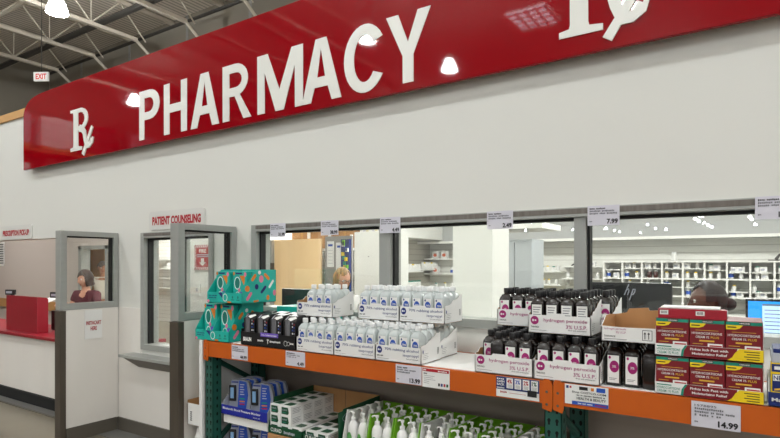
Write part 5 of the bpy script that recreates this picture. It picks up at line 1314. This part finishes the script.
def person(label, loc, rz, top, skin, lips, shirt, hairm, long_, arms, seated=None, yaw=0.0, pitch=0.1, wide=0.17, seed=1, bun=False, vol=1.0, glasses=None, lean=0.0, fringe=0.035, sleeve=0.6):
    r = thing('person', label, 'person', loc, rz); r['label'] = label
    hz = top-0.128; sh = hz-0.205; hip = sh-0.42; ly = -lean
    if seated: hip = max(hip, seated)
    P = [(0,0,hip),(0,ly*0.4,(hip+sh)/2),(0,ly*0.9,sh-0.06),(0,ly,sh+0.02),(0,ly-0.01,sh+0.09),(0,ly-0.015,hz-0.03)]
    E_ = [(0,1),(1,2),(2,3),(3,4),(4,5)]; Rr = [(0.13,0.085),(0.105,0.075),(0.12,0.075),(0.055,0.045),0.046,0.048]
    CP, CE, CR = list(P[:4]), E_[:3], [(0.165,0.125),(0.14,0.115),(0.162,0.115),(0.088,0.066)]
    for sx, (el, wr) in zip((-1,1), arms):
        n = len(P); shp = (sx*wide, ly*0.95, sh)
        P += [shp, el, wr]; E_ += [(2,n),(n,n+1),(n+1,n+2)]; Rr += [0.052,0.040,0.026]
        m_ = len(CP); mid = tuple(shp[k]+(el[k]-shp[k])*sleeve for k in range(3)); CP += [shp, mid]; CE += [(2,m_),(m_,m_+1)]; CR += [0.064,0.054]
    LP, LE, LR = [(0,0,hip+0.03)], [], [(0.16,0.12)]
    for sx in (-1,1):
        n = len(P); m_ = len(LP)
        if seated: pts = [(sx*0.09,-0.05,hip-0.02),(sx*0.11,-0.42,hip-0.0),(sx*0.11,-0.44,0.09),(sx*0.11,-0.56,0.04)]
        else: pts = [(sx*0.09,0,hip-0.06),(sx*0.10,-0.015,hip*0.52),(sx*0.10,0.0,0.09),(sx*0.11,-0.13,0.04)]
        P += pts; E_ += [(0,n),(n,n+1),(n+1,n+2),(n+2,n+3)]; Rr += [0.08,0.055,0.038,0.036]
        LP += pts[:3]; LE += [(0,m_),(m_,m_+1),(m_+1,m_+2)]; LR += [0.092,0.066,0.052]
    V, F = skin_mesh(P, E_, Rr, 0, 2); mb = MB(); mb.add(V, F, skin, True)
    R_, T_ = head_part(mb, (0, ly-0.02, hz), yaw, pitch, skin, lips)
    for sx, (el, wr) in zip((-1,1), arms): 
        hand(mb, wr, Vector(wr)-Vector(el), (0,0,1), skin, 0.95)
    mb.build('body', r)
    V, F = skin_mesh(CP, CE, CR, 0, 2); m = MB(); m.add(V, F, shirt, True); m.build('shirt', r)
    V, F = skin_mesh(LP, LE, LR, 0, 1); m = MB(); m.add(V, F, PANTS, True); m.build('trousers', r)
    m = MB()
    for sx in (-1,1):
        y0 = (-0.44 if seated else 0.0); m.loft([[(sx*0.11+a*0.042, y0+0.05-b, z) for a,b in ((-1,0),(1,0),(1.1,0.16),(0.6,0.27),(-0.6,0.27),(-1.1,0.16))] for z in (0.0,0.06)], BLACK)
    m.build('shoes', r)
    hair_part(T_, long_, hairm, seed, bun, fringe, vol).build('hair', r)
    if glasses:
        m = MB()
        for sx in (-1,1):
            m.tube([T_((sx*0.031+0.021*math.cos(2*PI*k/12), -0.100, 0.007+0.016*math.sin(2*PI*k/12))) for k in range(13)], 0.0022, glasses, 6)
            m.tube([T_((sx*0.052,-0.099,0.010)), T_((sx*0.078,-0.06,0.012)), T_((sx*0.080,0.01,0.008))], 0.002, glasses, 6)
        m.tube([T_((-0.011,-0.101,0.010)), T_((0.011,-0.101,0.010))], 0.0022, glasses, 6); m.build('glasses', r)
    return r, T_
pw, _ = person('person with brown hair in a maroon shirt holding papers behind the pick-up opening', (-7.42,3.98,0), 0.25, 1.475, SKIN_L, LIPS, SHM, HBROWN, 0.10,
    [((-0.21,-0.10,0.98),(-0.10,-0.33,1.03)), ((0.23,-0.10,0.97),(0.02,-0.36,1.02))], yaw=-0.15, pitch=0.2, seed=2, lean=0.06, sleeve=0.7)
m = MB(); m.prism(Fr((-7.60,3.42,1.055),(1,0,0),(0.2,0.7,0.35)), [(0,0),(0.22,0),(0.22,0.15),(0,0.15)], PAPER, 0.004); tag(m.build('paper_sheets'),'white papers held by the person in the maroon shirt','papers')
pm, _ = person('person with grey hair in a white t-shirt standing in the office doorway', (-10.12,5.66,0), 0.95, 1.60, SKIN_M, LIPS, SHW, HGREY, 0, 
    [((-0.25,0.02,0.98),(-0.24,-0.10,0.76)), ((0.25,0.02,0.98),(0.24,-0.10,0.76))], yaw=0.2, pitch=0.15, seed=4, wide=0.19, sleeve=0.8)
pb, _ = person('person with blonde hair and dark glasses looking down behind the alcohol trays', (-3.475,4.38,0), 1.2, 1.515, SKIN_L, LIPS, SHT, HBLOND, 0.15,
    [((-0.21,-0.06,0.92),(-0.12,-0.28,0.98)), ((0.21,-0.06,0.92),(0.12,-0.28,0.98))], yaw=0.0, pitch=0.25, seed=6, glasses=BLACK, lean=0.03, fringe=0.075)
pd, _ = person('person with dark hair and glasses seated in profile behind the maroon cartons', (-0.215,4.12,0), -1.25, 1.43, SKIN_D, LIPSD, SHB, HBLACK, 0, 
    [((-0.20,-0.10,0.92),(-0.12,-0.34,0.98)), ((0.20,-0.10,0.92),(0.12,-0.34,0.98))], seated=0.60, yaw=0.0, pitch=0.05, seed=8, glasses=BLACK, bun=True, fringe=0.075, vol=1.12)
# chair she sits on
r = thing('office_chair','black office chair under the person seated in profile','chair',(-0.215,4.12,0),-1.25)
m = MB(); m.box(-0.24,0.24,-0.22,0.24,0.42,0.475,BLACK,0.02); m.build('seat', r)
m = MB(); m.box(-0.22,0.22,0.235,0.28,0.55,1.12,BLACK,0.02); m.box(-0.03,0.03,0.26,0.30,0.44,0.6,BLACK); m.build('backrest', r)
m = MB(); m.tube([(0,0,0.06),(0,0,0.42)],0.025,BLACK,10); m.build('gas_column', r)
m = MB()
for k in range(5): m.tube([(0,0,0.08),(0.27*math.cos(k*1.2566),0.27*math.sin(k*1.2566),0.05)],0.018,BLACK,6); m.lathe([(0.012,0),(0.025,0.01),(0.025,0.04),(0.012,0.05)],(0.27*math.cos(k*1.2566),0.27*math.sin(k*1.2566),0),BLACK,8)
m.build('wheel_base', r)

# ------------------------------------------------------------------ world, camera
w = bpy.data.worlds.new('store_air'); SC.world = w; w.use_nodes = True
w.node_tree.nodes['Background'].inputs['Color'].default_value = lin((226,224,220))+(1,)
w.node_tree.nodes['Background'].inputs['Strength'].default_value = 0.8
cam = bpy.data.cameras.new('camera'); co = bpy.data.objects.new('camera', cam); COL.objects.link(co)
cam.sensor_width = 36; cam.lens = 550/780*36; cam.shift_y = (263.5-219)/780; cam.clip_end = 200; cam.clip_start = 0.05
co.location = (0,0,1.55); co.rotation_euler = (math.radians(90),0,math.radians(33.2))
SC.camera = co
SC.view_settings.view_transform = 'Standard'; SC.view_settings.look = 'None'; SC.view_settings.gamma = 1; SC.view_settings.use_curve_mapping = False
SC.view_settings.exposure = 0.24
